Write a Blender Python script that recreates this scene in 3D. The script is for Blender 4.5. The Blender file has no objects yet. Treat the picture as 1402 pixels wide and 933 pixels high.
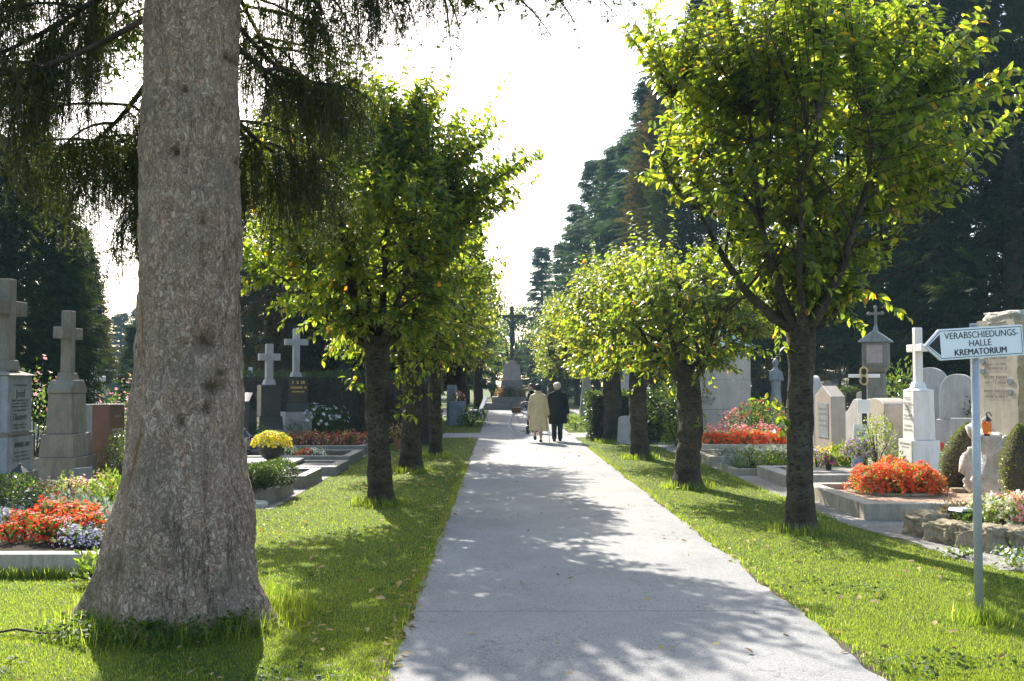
import bpy, bmesh, math, random
import numpy as np
from mathutils import Vector, Matrix, Euler, noise as mnoise

random.seed(7)
PI = math.pi
R = math.radians
scene = bpy.context.scene
COL = scene.collection

# ------------------------------------------------------------------ camera
CAM_H = 1.70
FPX = 1363.0
cam_data = bpy.data.cameras.new('camera')
cam = bpy.data.objects.new('camera', cam_data)
COL.objects.link(cam)
cam_data.sensor_width = 36.0
cam_data.lens = 36.0 * FPX / 1402.0
cam_data.clip_start = 0.1
cam_data.clip_end = 2000
cam.location = (0, 0, CAM_H)
cam.rotation_euler = (R(90 + 2.27), 0, R(-0.67))
scene.camera = cam
CAMROT = cam.rotation_euler.to_matrix()


def ray(px, py):
    return CAMROT @ Vector(((px - 701) / FPX, (466.5 - py) / FPX, -1.0))


def gnd(px, py, z=0.0):
    d = ray(px, py)
    t = (z - CAM_H) / d.z
    return Vector((d.x * t, d.y * t, z))


def at(px, py, Y):
    d = ray(px, py)
    t = Y / d.y
    return Vector((d.x * t, Y, CAM_H + d.z * t))


# ------------------------------------------------------------------ objects
def tag(o, label=None, cat=None, group=None, kind=None):
    if label: o['label'] = label
    if cat: o['category'] = cat
    if group: o['group'] = group
    if kind: o['kind'] = kind
    return o


def thing(name, label, cat, loc=(0, 0, 0), rz=0.0, group=None):
    o = bpy.data.objects.new(name, None)
    o.empty_display_size = 0.2
    COL.objects.link(o)
    o.location = loc
    o.rotation_euler = (0, 0, rz)
    return tag(o, label, cat, group)


def link(name, me, parent=None, bevel=0.0):
    o = bpy.data.objects.new(name, me)
    COL.objects.link(o)
    if parent is not None: o.parent = parent
    if bevel > 0:
        b = o.modifiers.new('bevel', 'BEVEL')
        b.width = bevel; b.segments = 2; b.limit_method = 'ANGLE'; b.angle_limit = R(40)
    return o


KIDS = {}


def kids(o):
    return [c for c in bpy.data.objects if c.parent == o]


def dup(root, loc, rz=0.0, sc=1.0, label=None, group=None, kidmap={}):
    if root.name not in KIDS:
        KIDS[root.name] = [(c, kids(c)) for c in kids(root)]
    r = root.copy(); COL.objects.link(r)
    r.location = loc
    r.rotation_euler = (0, 0, rz)
    r.scale = (sc, sc, sc) if not hasattr(sc, '__len__') else sc
    if label: r['label'] = label
    if group: r['group'] = group
    for c, gs in KIDS[root.name]:
        k = c.copy(); COL.objects.link(k); k.parent = r
        for g in gs:
            h = g.copy(); COL.objects.link(h); h.parent = k
    return r


# ------------------------------------------------------------------ raw mesh (numpy)
class Raw:
    def __init__(s):
        s.v = []; s.l = []; s.t = []; s.m = []; s.n = 0

    def add(s, verts, loops, totals, mi=0):
        s.v.append(verts.astype(np.float32)); s.l.append(loops + s.n); s.t.append(totals)
        s.m.append(np.full(len(totals), mi, np.int32)); s.n += len(verts)

    def scatter(s, tv, tf, P, D, U, S, W=None, mi=0):
        n = len(P)
        if n == 0: return
        D = D / (np.linalg.norm(D, axis=1, keepdims=True) + 1e-9)
        Y = np.cross(U, D); Y /= (np.linalg.norm(Y, axis=1, keepdims=True) + 1e-9)
        Z = np.cross(D, Y)
        S = np.broadcast_to(np.asarray(S, float), (n,))
        W = S if W is None else np.broadcast_to(np.asarray(W, float), (n,))
        V = (P[:, None, :] + S[:, None, None] * tv[None, :, 0:1] * D[:, None, :]
             + W[:, None, None] * (tv[None, :, 1:2] * Y[:, None, :] + tv[None, :, 2:3] * Z[:, None, :]))
        k = len(tv)
        lo = np.concatenate([np.array(f) for f in tf])
        to = np.array([len(f) for f in tf])
        L = (np.arange(n)[:, None] * k + lo[None, :]).ravel()
        s.add(V.reshape(-1, 3), L, np.tile(to, n), mi)

    def build(s, name, mats, parent=None, smooth=False):
        v = np.concatenate(s.v); l = np.concatenate(s.l); t = np.concatenate(s.t); m = np.concatenate(s.m)
        me = bpy.data.meshes.new(name)
        me.vertices.add(len(v)); me.vertices.foreach_set('co', v.ravel())
        me.loops.add(len(l)); me.loops.foreach_set('vertex_index', l.astype(np.int32))
        me.polygons.add(len(t))
        st = np.concatenate([[0], np.cumsum(t)[:-1]]).astype(np.int32)
        me.polygons.foreach_set('loop_start', st)
        if not isinstance(mats, (list, tuple)): mats = [mats]
        for q in mats: me.materials.append(q)
        if len(mats) > 1: me.polygons.foreach_set('material_index', m)
        me.update(calc_edges=True)
        if smooth: me.polygons.foreach_set('use_smooth', np.ones(len(t), bool))
        return link(name, me, parent)


# ------------------------------------------------------------------ MB : hand modelling
class MB:
    def __init__(s):
        s.v = []; s.f = []

    def box(s, x0, y0, z0, x1, y1, z1, top=None):
        """top = (inset_x, inset_y) taper of the upper face"""
        n = len(s.v); a, b = top or (0, 0)
        s.v += [(x0, y0, z0), (x1, y0, z0), (x1, y1, z0), (x0, y1, z0),
                (x0 + a, y0 + b, z1), (x1 - a, y0 + b, z1), (x1 - a, y1 - b, z1), (x0 + a, y1 - b, z1)]
        s.f += [tuple(n + i for i in q) for q in ((0, 3, 2, 1), (4, 5, 6, 7), (0, 1, 5, 4), (1, 2, 6, 5), (2, 3, 7, 6), (3, 0, 4, 7))]
        return s

    def cbox(s, c, size, top=None):
        x, y, z = c; a, b, h = size
        return s.box(x - a / 2, y - b / 2, z, x + a / 2, y + b / 2, z + h, top)

    def prism(s, poly, axis, a, b):
        """extrude a 2D polygon along an axis from a to b. axis 'x': poly=(y,z); 'y': (x,z); 'z': (x,y)"""
        n = len(s.v); k = len(poly)
        def mk(p, c):
            return (c, p[0], p[1]) if axis == 'x' else ((p[0], c, p[1]) if axis == 'y' else (p[0], p[1], c))
        s.v += [mk(p, a) for p in poly] + [mk(p, b) for p in poly]
        s.f.append(tuple(range(n + k - 1, n - 1, -1))); s.f.append(tuple(range(n + k, n + 2 * k)))
        for i in range(k):
            j = (i + 1) % k
            s.f.append((n + i, n + j, n + k + j, n + k + i))
        return s

    def tube(s, pts, rad, n=8, cap=True, jit=0.0, flat=None):
        pts = [Vector(p) for p in pts]
        if not hasattr(rad, '__len__'): rad = [rad] * len(pts)
        base = len(s.v)
        t0 = (pts[1] - pts[0]).normalized()
        ref = Vector((1, 0, 0)) if abs(t0.x) < 0.8 else Vector((0, 1, 0))
        u = (ref - t0 * ref.dot(t0)).normalized()
        for i, p in enumerate(pts):
            t = (pts[min(i + 1, len(pts) - 1)] - pts[max(i - 1, 0)])
            if t.length < 1e-9: t = Vector((0, 0, 1))
            t.normalize()
            u = (u - t * u.dot(t)).normalized()
            w = t.cross(u)
            r = rad[i]
            ru, rw = (r if hasattr(r, '__len__') else (r, r))
            for k in range(n):
                a = 2 * PI * k / n
                q = 1 + (random.uniform(-jit, jit) if jit else 0)
                s.v.append(tuple(p + u * (math.cos(a) * ru * q) + w * (math.sin(a) * rw * q)))
        for i in range(len(pts) - 1):
            for k in range(n):
                a = base + i * n + k; b = base + i * n + (k + 1) % n
                s.f.append((a, b, b + n, a + n))
        if cap:
            s.f.append(tuple(base + k for k in range(n - 1, -1, -1)))
            e = base + (len(pts) - 1) * n
            s.f.append(tuple(e + k for k in range(n)))
        return s

    def lathe(s, prof, c=(0, 0, 0), n=24, sx=1.0, sy=1.0):
        return s.loft([((c[0], c[1], c[2] + z), r * sx, r * sy) for r, z in prof], n)

    def loft(s, rings, n=16):
        """horizontal elliptical rings: (centre, rx, ry[, rotz])"""
        base = len(s.v)
        for q in rings:
            c, rx, ry = q[0], q[1], q[2]; rz = q[3] if len(q) > 3 else 0
            for k in range(n):
                a = 2 * PI * k / n
                x, y = rx * math.cos(a), ry * math.sin(a)
                s.v.append((c[0] + x * math.cos(rz) - y * math.sin(rz), c[1] + x * math.sin(rz) + y * math.cos(rz), c[2]))
        for i in range(len(rings) - 1):
            for k in range(n):
                a = base + i * n + k; b = base + i * n + (k + 1) % n
                s.f.append((a, b, b + n, a + n))
        s.f.append(tuple(base + k for k in range(n - 1, -1, -1)))
        e = base + (len(rings) - 1) * n
        s.f.append(tuple(e + k for k in range(n)))
        return s

    def ball(s, c, rx, ry=None, rz=None, n=12, m=8):
        ry = rx if ry is None else ry; rz = rx if rz is None else rz
        rings = []
        for i in range(m + 1):
            a = PI * (i + 0.02) / (m + 0.04)
            rings.append(((c[0], c[1], c[2] - rz * math.cos(a)), rx * math.sin(a), ry * math.sin(a)))
        return s.loft(rings, n)

    def xf(s, mat, start=0):
        for i in range(start, len(s.v)):
            s.v[i] = tuple(mat @ Vector(s.v[i]))
        return s

    def rough(s, amp, scale, seed=0, start=0):
        for i in range(start, len(s.v)):
            p = Vector(s.v[i])
            d = mnoise.noise_vector(p * scale + Vector((seed * 7.3, seed * 3.1, seed)))
            s.v[i] = tuple(p + d * amp)
        return s

    def mesh(s, name, mats, smooth=False):
        me = bpy.data.meshes.new(name)
        me.from_pydata([tuple(v) for v in s.v], [], s.f)
        for q in (mats if isinstance(mats, (list, tuple)) else [mats]): me.materials.append(q)
        if smooth: me.polygons.foreach_set('use_smooth', np.ones(len(me.polygons), bool))
        me.update()
        return me

    def build(s, name, mats, parent=None, smooth=False, bevel=0.0):
        return link(name, s.mesh(name, mats, smooth), parent, bevel)


def remesh(mb, name, mat, parent=None, voxel=0.012, smooth_it=3):
    """fuse overlapping lofts into one continuous skin"""
    me = mb.mesh(name + '_raw', mat)
    o = bpy.data.objects.new('tmp_raw', me); COL.objects.link(o)
    r = o.modifiers.new('r', 'REMESH'); r.mode = 'VOXEL'; r.voxel_size = voxel
    if smooth_it:
        sm = o.modifiers.new('s', 'SMOOTH'); sm.factor = 0.5; sm.iterations = smooth_it
    dg = bpy.context.evaluated_depsgraph_get(); dg.update()
    m2 = bpy.data.meshes.new_from_object(o.evaluated_get(dg))
    m2.name = name
    m2.polygons.foreach_set('use_smooth', np.ones(len(m2.polygons), bool))
    bpy.data.objects.remove(o)
    return link(name, m2, parent)


def rock_mesh(name, size, mat, seed, sub=4, amp=0.22, parent=None, square=0.45):
    """an irregular weathered block: a cube-ish sphere pushed about by noise"""
    bm = bmesh.new()
    bmesh.ops.create_icosphere(bm, subdivisions=sub, radius=1.0)
    for v in bm.verts:
        p = v.co.normalized()
        q = Vector([math.copysign(abs(c) ** square, c) for c in p])
        q = q / max(abs(q.x), abs(q.y), abs(q.z)) * 0.6 + p * 0.4
        s1 = Vector((seed * 3.7, seed * 1.3, seed * 9.1))
        d = 1 + amp * mnoise.noise(p * 1.4 + s1) + amp * 0.5 * mnoise.noise(p * 3.5 + s1) + amp * 0.28 * mnoise.noise(p * 9 + s1)
        q = q * d
        v.co = Vector((q.x * size[0] / 2, q.y * size[1] / 2, q.z * size[2] / 2))
    me = bpy.data.meshes.new(name); bm.to_mesh(me); bm.free()
    me.materials.append(mat)
    me.polygons.foreach_set('use_smooth', np.ones(len(me.polygons), bool))
    return link(name, me, parent)


def text_mesh(name, txt, size, mat, parent, bold=0.0, align='CENTER', depth=0.001):
    c = bpy.data.curves.new(name, 'FONT')
    c.body = txt; c.size = size; c.align_x = align; c.align_y = 'CENTER'
    c.offset = bold; c.extrude = depth; c.resolution_u = 4
    o = bpy.data.objects.new('tmp_txt', c); COL.objects.link(o)
    dg = bpy.context.evaluated_depsgraph_get(); dg.update()
    me = bpy.data.meshes.new_from_object(o.evaluated_get(dg)); me.name = name
    bpy.data.objects.remove(o)
    me.materials.clear(); me.materials.append(mat)
    return link(name, me, parent)


# ------------------------------------------------------------------ materials
def _nt(name):
    m = bpy.data.materials.new(name); m.use_nodes = True
    nt = m.node_tree; nt.nodes.clear()
    out = nt.nodes.new('ShaderNodeOutputMaterial')
    return m, nt, out


def _ramp(nt, stops):
    r = nt.nodes.new('ShaderNodeValToRGB')
    e = r.color_ramp.elements
    while len(e) < len(stops): e.new(0.5)
    for i, (p, c) in enumerate(stops):
        e[i].position = p; e[i].color = (c[0], c[1], c[2], 1)
    return r


def _mix(nt, fac, a, b, mode='MIX'):
    m = nt.nodes.new('ShaderNodeMix'); m.data_type = 'RGBA'; m.blend_type = mode
    if isinstance(fac, (int, float)): m.inputs[0].default_value = fac
    else: nt.links.new(fac, m.inputs[0])
    for s, q in ((6, a), (7, b)):
        if isinstance(q, (tuple, list)): m.inputs[s].default_value = (q[0], q[1], q[2], 1)
        else: nt.links.new(q, m.inputs[s])
    return m.outputs[2]


def _noise(nt, vec, scale, detail=6, rough=0.6):
    n = nt.nodes.new('ShaderNodeTexNoise')
    n.inputs['Scale'].default_value = scale; n.inputs['Detail'].default_value = detail
    n.inputs['Roughness'].default_value = rough
    nt.links.new(vec, n.inputs['Vector'])
    return n.outputs['Fac']


def _coord(nt, stretch=(1, 1, 1), kind='Object'):
    tc = nt.nodes.new('ShaderNodeTexCoord'); mp = nt.nodes.new('ShaderNodeMapping')
    mp.inputs['Scale'].default_value = stretch
    nt.links.new(tc.outputs[kind], mp.inputs['Vector'])
    return mp.outputs['Vector']


def S(name, c1, c2, scale=4.0, rough=0.8, bump=0.2, fine=60.0, c3=None, f3=0.55, stretch=(1, 1, 1), metal=0.0, spec=0.3, dist=0.004, dirt=None):
    """mottled surface: two tones in patches, a fine speckle of a third, a fine bump"""
    m, nt, out = _nt(name)
    b = nt.nodes.new('ShaderNodeBsdfPrincipled')
    v = _coord(nt, stretch)
    n1 = _noise(nt, v, scale)
    col = _ramp(nt, [(0.35, c1), (0.65, c2)]); nt.links.new(n1, col.inputs[0])
    c = col.outputs[0]
    n2 = _noise(nt, v, fine, 4, 0.7)
    if c3 is not None:
        r = _ramp(nt, [(f3 - 0.06, (0, 0, 0)), (f3 + 0.06, (1, 1, 1))]); nt.links.new(n2, r.inputs[0])
        c = _mix(nt, r.outputs[0], c, c3)
    if dirt is not None:
        n3 = _noise(nt, _coord(nt, (1.6, 1.6, 0.32)), scale * 0.8 + 1.6, 9, 0.8)
        r = _ramp(nt, [(0.46, (0, 0, 0)), (0.68, (.9, .9, .9))]); nt.links.new(n3, r.inputs[0])
        c = _mix(nt, r.outputs[0], c, dirt)
    nt.links.new(c, b.inputs['Base Color'])
    b.inputs['Roughness'].default_value = rough; b.inputs['Metallic'].default_value = metal
    b.inputs['Specular IOR Level'].default_value = spec
    if bump > 0:
        bp = nt.nodes.new('ShaderNodeBump'); bp.inputs['Strength'].default_value = bump; bp.inputs['Distance'].default_value = dist
        mx = nt.nodes.new('ShaderNodeMath'); mx.operation = 'ADD'
        nt.links.new(n1, mx.inputs[0]); nt.links.new(n2, mx.inputs[1])
        nt.links.new(mx.outputs[0], bp.inputs['Height']); nt.links.new(bp.outputs[0], b.inputs['Normal'])
    nt.links.new(b.outputs[0], out.inputs[0])
    return m


def F(name, stops, tcol, tw=0.5, rough=0.45, spec=0.4, big=None):
    """foliage: colour by leaf, light passing through. stops = ramp over a random value per leaf"""
    m, nt, out = _nt(name)
    g = nt.nodes.new('ShaderNodeNewGeometry')
    r = _ramp(nt, stops); nt.links.new(g.outputs['Random Per Island'], r.inputs[0])
    c = r.outputs[0]
    b = nt.nodes.new('ShaderNodeBsdfPrincipled')
    if big:
        v = _coord(nt); n = _noise(nt, v, big[0], 3)
        rr = _ramp(nt, [(0.42, (0, 0, 0)), (0.6, (1, 1, 1))]); nt.links.new(n, rr.inputs[0])
        c = _mix(nt, rr.outputs[0], c, big[1])
    nt.links.new(c, b.inputs['Base Color'])
    b.inputs['Roughness'].default_value = rough; b.inputs['Specular IOR Level'].default_value = spec
    if tw > 0:
        t = nt.nodes.new('ShaderNodeBsdfTranslucent')
        tc = _mix(nt, 1.0, c, tcol, 'MULTIPLY')
        nt.links.new(tc, t.inputs['Color'])
        a = nt.nodes.new('ShaderNodeMixShader'); a.inputs[0].default_value = tw
        nt.links.new(b.outputs[0], a.inputs[1]); nt.links.new(t.outputs[0], a.inputs[2])
        nt.links.new(a.outputs[0], out.inputs[0])
    else:
        nt.links.new(b.outputs[0], out.inputs[0])
    return m
# ------------------------------------------------------------------ light, sky, air
SUN_EL = R(37.0)
SUN_AZ = R(-17.0)          # measured from +Y towards +X
sdir = Vector((math.sin(SUN_AZ) * math.cos(SUN_EL), math.cos(SUN_AZ) * math.cos(SUN_EL), math.sin(SUN_EL)))
w = bpy.data.worlds.new('World'); scene.world = w; w.use_nodes = True
wn = w.node_tree; bg = wn.nodes['Background']
sky = wn.nodes.new('ShaderNodeTexSky'); sky.sky_type = 'NISHITA'; sky.sun_disc = False
sky.sun_elevation = SUN_EL; sky.sun_rotation = SUN_AZ
sky.air_density = 1.0; sky.dust_density = 2.2; sky.ozone_density = 1.0
wn.links.new(sky.outputs[0], bg.inputs[0]); bg.inputs[1].default_value = 0.15
sl = bpy.data.lights.new('sun', 'SUN'); sl.energy = 4.6; sl.angle = R(0.53); sl.color = (1.0, 0.95, 0.86)
so = bpy.data.objects.new('sun', sl); COL.objects.link(so)
so.rotation_euler = (-sdir).to_track_quat('-Z', 'Y').to_euler(); so.location = sdir * 100
scene.view_settings.view_transform = 'Standard'; scene.view_settings.look = 'None'
scene.view_settings.gamma = 1.0; scene.view_settings.use_curve_mapping = False
scene.view_settings.exposure = 1.58
scene.cycles.max_bounces = 8; scene.cycles.diffuse_bounces = 3; scene.cycles.glossy_bounces = 2
scene.cycles.transmission_bounces = 4; scene.cycles.volume_bounces = 0; scene.cycles.transparent_max_bounces = 8
scene.cycles.sample_clamp_indirect = 6.0
scene.cycles.use_denoising = True

# ------------------------------------------------------------------ materials
m_asphalt, nt, out = _nt('worn_asphalt')
b = nt.nodes.new('ShaderNodeBsdfPrincipled'); v = _coord(nt)
n1 = _noise(nt, v, 0.7, 6, 0.65); r1 = _ramp(nt, [(0.3, (0.20, 0.198, 0.19)), (0.7, (0.285, 0.28, 0.268))]); nt.links.new(n1, r1.inputs[0])
n2 = _noise(nt, v, 130, 3, 0.8); r2 = _ramp(nt, [(0.36, (0.42, 0.42, 0.43)), (0.5, (0.95, 0.95, 0.95)), (0.66, (1.5, 1.47, 1.4))]); nt.links.new(n2, r2.inputs[0])
c = _mix(nt, 1.0, r1.outputs[0], r2.outputs[0], 'MULTIPLY')
n3 = _noise(nt, v, 2.3, 9, 0.82); r3 = _ramp(nt, [(0.55, (0, 0, 0)), (0.7, (.6, .6, .6))]); nt.links.new(n3, r3.inputs[0])
c = _mix(nt, r3.outputs[0], c, (0.15, 0.145, 0.13))
sx = nt.nodes.new('ShaderNodeSeparateXYZ'); nt.links.new(v, sx.inputs[0])
def _m(op, a, bb=None, c2=None):
    q = nt.nodes.new('ShaderNodeMath'); q.operation = op
    for i, z in enumerate((a, bb, c2)):
        if z is None: continue
        if isinstance(z, (int, float)): q.inputs[i].default_value = z
        else: nt.links.new(z, q.inputs[i])
    return q.outputs[0]
nw = _noise(nt, v, 5, 4)
yy = _m('ADD', sx.outputs[1], _m('MULTIPLY', nw, 0.05))
crack = _m('LESS_THAN', _m('ABSOLUTE', _m('SUBTRACT', yy, 7.37)), 0.011)
c = _mix(nt, _m('MULTIPLY', crack, 0.6), c, (0.07, 0.07, 0.065))
near = _m('LESS_THAN', yy, 7.37)
c = _mix(nt, _m('MULTIPLY', near, 0.16), c, (0.16, 0.17, 0.17))
ck = _noise(nt, v, 0.55, 7, 0.62); hair = _m('LESS_THAN', _m('ABSOLUTE', _m('SUBTRACT', ck, 0.5)), 0.0022)
c = _mix(nt, _m('MULTIPLY', hair, 0.55), c, (0.08, 0.078, 0.07))
bl = _noise(nt, v, 0.33, 3); rb_ = _ramp(nt, [(.46, (0, 0, 0)), (.56, (1, 1, 1))]); nt.links.new(bl, rb_.inputs[0])
c = _mix(nt, _m('MULTIPLY', rb_.outputs[0], 0.16), c, (0.13, 0.13, 0.125))
nt.links.new(c, b.inputs['Base Color']); b.inputs['Roughness'].default_value = 0.85; b.inputs['Specular IOR Level'].default_value = 0.25
bp = nt.nodes.new('ShaderNodeBump'); bp.inputs['Strength'].default_value = 0.35; bp.inputs['Distance'].default_value = 0.003
nt.links.new(n2, bp.inputs['Height']); nt.links.new(bp.outputs[0], b.inputs['Normal']); nt.links.new(b.outputs[0], out.inputs[0])

m_turf = S('turf', (0.045, 0.07, 0.014), (0.075, 0.095, 0.02), 1.2, 0.95, 0.6, 45, (0.10, 0.085, 0.04), 0.62, dist=0.02, spec=0.1)
m_gravel = S('gravel', (0.24, 0.22, 0.20), (0.33, 0.31, 0.28), 1.5, 0.95, 0.9, 55, (0.12, 0.11, 0.10), 0.55, dist=0.012, spec=0.15)
m_redgravel = S('red_gravel', (0.24, 0.15, 0.10), (0.33, 0.22, 0.16), 2, 0.95, 0.9, 60, (0.42, 0.34, 0.28), 0.58, dist=0.01, spec=0.15)
m_soil = S('soil', (0.03, 0.022, 0.015), (0.06, 0.045, 0.03), 3, 1.0, 1.0, 40, (0.02, 0.015, 0.01), 0.6, dist=0.02, spec=0.1)
m_edge = S('path_edge_soil', (0.07, 0.055, 0.04), (0.13, 0.11, 0.085), 3, 1.0, 1.0, 50, (0.22, 0.17, 0.11), 0.63, dist=0.02, spec=0.1)

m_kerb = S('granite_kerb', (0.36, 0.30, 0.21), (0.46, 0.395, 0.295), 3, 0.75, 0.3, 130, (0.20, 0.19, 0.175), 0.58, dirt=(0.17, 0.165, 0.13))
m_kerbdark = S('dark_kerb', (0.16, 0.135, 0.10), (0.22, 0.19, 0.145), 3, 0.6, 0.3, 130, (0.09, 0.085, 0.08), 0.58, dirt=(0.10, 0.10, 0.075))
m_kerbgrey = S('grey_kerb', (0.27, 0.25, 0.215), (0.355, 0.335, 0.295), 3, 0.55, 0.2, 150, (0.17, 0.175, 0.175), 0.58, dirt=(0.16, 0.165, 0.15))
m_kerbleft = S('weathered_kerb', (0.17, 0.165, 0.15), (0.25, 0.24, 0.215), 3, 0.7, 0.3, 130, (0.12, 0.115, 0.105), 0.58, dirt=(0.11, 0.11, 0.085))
m_tomb = S('tomb_limestone', (0.44, 0.385, 0.315), (0.54, 0.475, 0.395), 2, 0.8, 0.3, 60, (0.34, 0.30, 0.25), 0.62, dirt=(0.32, 0.285, 0.23))
m_white = S('white_marble', (0.66, 0.63, 0.57), (0.75, 0.72, 0.66), 2.5, 0.5, 0.1, 60, None, dirt=(0.52, 0.50, 0.45))
m_beige = S('beige_limestone', (0.42, 0.37, 0.29), (0.52, 0.46, 0.37), 3, 0.75, 0.3, 70, (0.34, 0.30, 0.23), 0.6, dirt=(0.30, 0.27, 0.20))
m_sand = S('weathered_sandstone', (0.165, 0.148, 0.112), (0.245, 0.22, 0.17), 4, 0.9, 0.5, 60, (0.15, 0.145, 0.12), 0.57, dirt=(0.10, 0.105, 0.08))
m_grey = S('pale_grey_stone', (0.37, 0.345, 0.31), (0.46, 0.43, 0.39), 3, 0.75, 0.3, 80, (0.28, 0.27, 0.26), 0.6, dirt=(0.25, 0.24, 0.21))
m_tan = S('tan_granite', (0.36, 0.30, 0.235), (0.45, 0.385, 0.31), 3, 0.6, 0.2, 150, (0.22, 0.185, 0.15), 0.56, dirt=(0.29, 0.25, 0.19))
m_bluegrey = S('blue_grey_stone', (0.20, 0.22, 0.225), (0.28, 0.30, 0.30), 4, 0.8, 0.4, 80, (0.15, 0.16, 0.16), 0.58, dirt=(0.12, 0.13, 0.12))
m_black = S('black_granite', (0.012, 0.013, 0.014), (0.02, 0.022, 0.023), 5, 0.18, 0.0, 200, (0.05, 0.05, 0.052), 0.66, spec=0.5)
m_redgran = S('dark_red_granite', (0.085, 0.036, 0.024), (0.135, 0.058, 0.038), 6, 0.3, 0.05, 180, (0.05, 0.03, 0.028), 0.56, spec=0.5)
m_rock = S('rough_rock', (0.26, 0.205, 0.125), (0.39, 0.32, 0.21), 5, 0.95, 0.9, 35, (0.16, 0.13, 0.085), 0.6, dist=0.02, dirt=(0.11, 0.115, 0.07))
m_paler = S('pale_rough_limestone', (0.50, 0.47, 0.40), (0.66, 0.63, 0.55), 5, 0.95, 1.0, 25, (0.34, 0.31, 0.25), 0.62, dist=0.03, dirt=(0.33, 0.30, 0.22))
m_ochre = S('ochre_rough_limestone', (0.36, 0.27, 0.13), (0.48, 0.38, 0.22), 4, 0.95, 1.0, 25, (0.25, 0.2, 0.1), 0.6, dist=0.03, dirt=(0.5, 0.45, 0.36))
m_ink = S('engraved_paint', (0.035, 0.035, 0.035), (0.06, 0.06, 0.055), 20, 0.7, 0)
m_faint = S('faded_engraving', (0.20, 0.18, 0.15), (0.26, 0.235, 0.195), 20, 0.9, 0)
m_gold = S('gilded_letters', (0.55, 0.40, 0.12), (0.65, 0.48, 0.16), 20, 0.35, 0, metal=0.8)
m_copper = S('green_copper', (0.20, 0.33, 0.30), (0.28, 0.42, 0.38), 6, 0.7, 0.2, 50, (0.16, 0.25, 0.23), 0.6)
m_steel = S('galvanised_steel', (0.36, 0.365, 0.365), (0.44, 0.445, 0.44), 12, 0.5, 0.05, 80, (0.28, 0.285, 0.285), 0.6, metal=0.25, spec=0.5)
m_signwhite = S('sign_white', (0.76, 0.755, 0.74), (0.80, 0.795, 0.78), 3, 0.35, 0, spec=0.5)
m_signback = S('sign_backing', (0.45, 0.47, 0.48), (0.5, 0.52, 0.53), 3, 0.5, 0, metal=0.5)
m_signblack = S('sign_black', (0.012, 0.013, 0.02), (0.016, 0.017, 0.025), 9, 0.4, 0)
m_blackmetal = S('black_iron', (0.012, 0.012, 0.013), (0.022, 0.022, 0.023), 12, 0.45, 0.05, spec=0.5)
m_whitepaint = S('white_paint', (0.75, 0.75, 0.74), (0.8, 0.8, 0.79), 8, 0.4, 0)
m_bluepot = S('blue_white_ceramic', (0.12, 0.2, 0.36), (0.62, 0.68, 0.74), 9, 0.25, 0, spec=0.5)
m_darkpot = S('dark_pot', (0.02, 0.018, 0.015), (0.035, 0.03, 0.025), 8, 0.5, 0.1)
m_terracotta = S('terracotta', (0.30, 0.12, 0.06), (0.38, 0.16, 0.085), 8, 0.85, 0.2)
m_amber, nt, out = _nt('amber_glass')
b = nt.nodes.new('ShaderNodeBsdfPrincipled'); b.inputs['Base Color'].default_value = (0.85, 0.25, 0.02, 1); b.inputs['Roughness'].default_value = 0.12
b.inputs['Transmission Weight'].default_value = 0.6; nt.links.new(b.outputs[0], out.inputs[0])
m_glass, nt, out = _nt('clear_glass')
b = nt.nodes.new('ShaderNodeBsdfPrincipled'); b.inputs['Base Color'].default_value = (0.9, 0.93, 0.92, 1); b.inputs['Roughness'].default_value = 0.08
b.inputs['Transmission Weight'].default_value = 0.8; nt.links.new(b.outputs[0], out.inputs[0])
m_candle = S('red_candle', (0.5, 0.03, 0.02), (0.6, 0.05, 0.03), 6, 0.5, 0)
m_wax = S('white_candle', (0.75, 0.72, 0.65), (0.8, 0.77, 0.7), 6, 0.5, 0)
m_wreath = S('straw_wreath', (0.42, 0.32, 0.14), (0.55, 0.43, 0.22), 30, 0.9, 0.5)
m_bronze = S('patinated_bronze', (0.03, 0.045, 0.05), (0.06, 0.08, 0.085), 9, 0.5, 0.2, metal=0.3)
m_darkwood = S('dark_timber', (0.045, 0.035, 0.03), (0.08, 0.062, 0.05), 6, 0.8, 0.4, 40, None, stretch=(1, 1, 0.2))
m_pinkstone = S('pinkish_porphyry', (0.33, 0.265, 0.235), (0.42, 0.345, 0.31), 4, 0.85, 0.4, 50, (0.17, 0.13, 0.12), 0.58)
m_mortar = S('brown_step_stone', (0.19, 0.16, 0.14), (0.27, 0.23, 0.20), 4, 0.9, 0.4, 50, (0.10, 0.085, 0.075), 0.58)

m_cherrybark = S('cherry_bark', (0.026, 0.019, 0.012), (0.10, 0.08, 0.056), 3.0, 0.9, 1.0, 17, (0.014, 0.010, 0.007), 0.56, stretch=(1, 1, 1.7), dist=0.02, dirt=(0.062, 0.055, 0.022), spec=0.15)
m_conbark = S('conifer_bark', (0.05, 0.038, 0.03), (0.09, 0.07, 0.055), 5, 0.95, 0.8, 26, None, stretch=(1, 1, 0.3), dist=0.02, spec=0.1)

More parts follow.
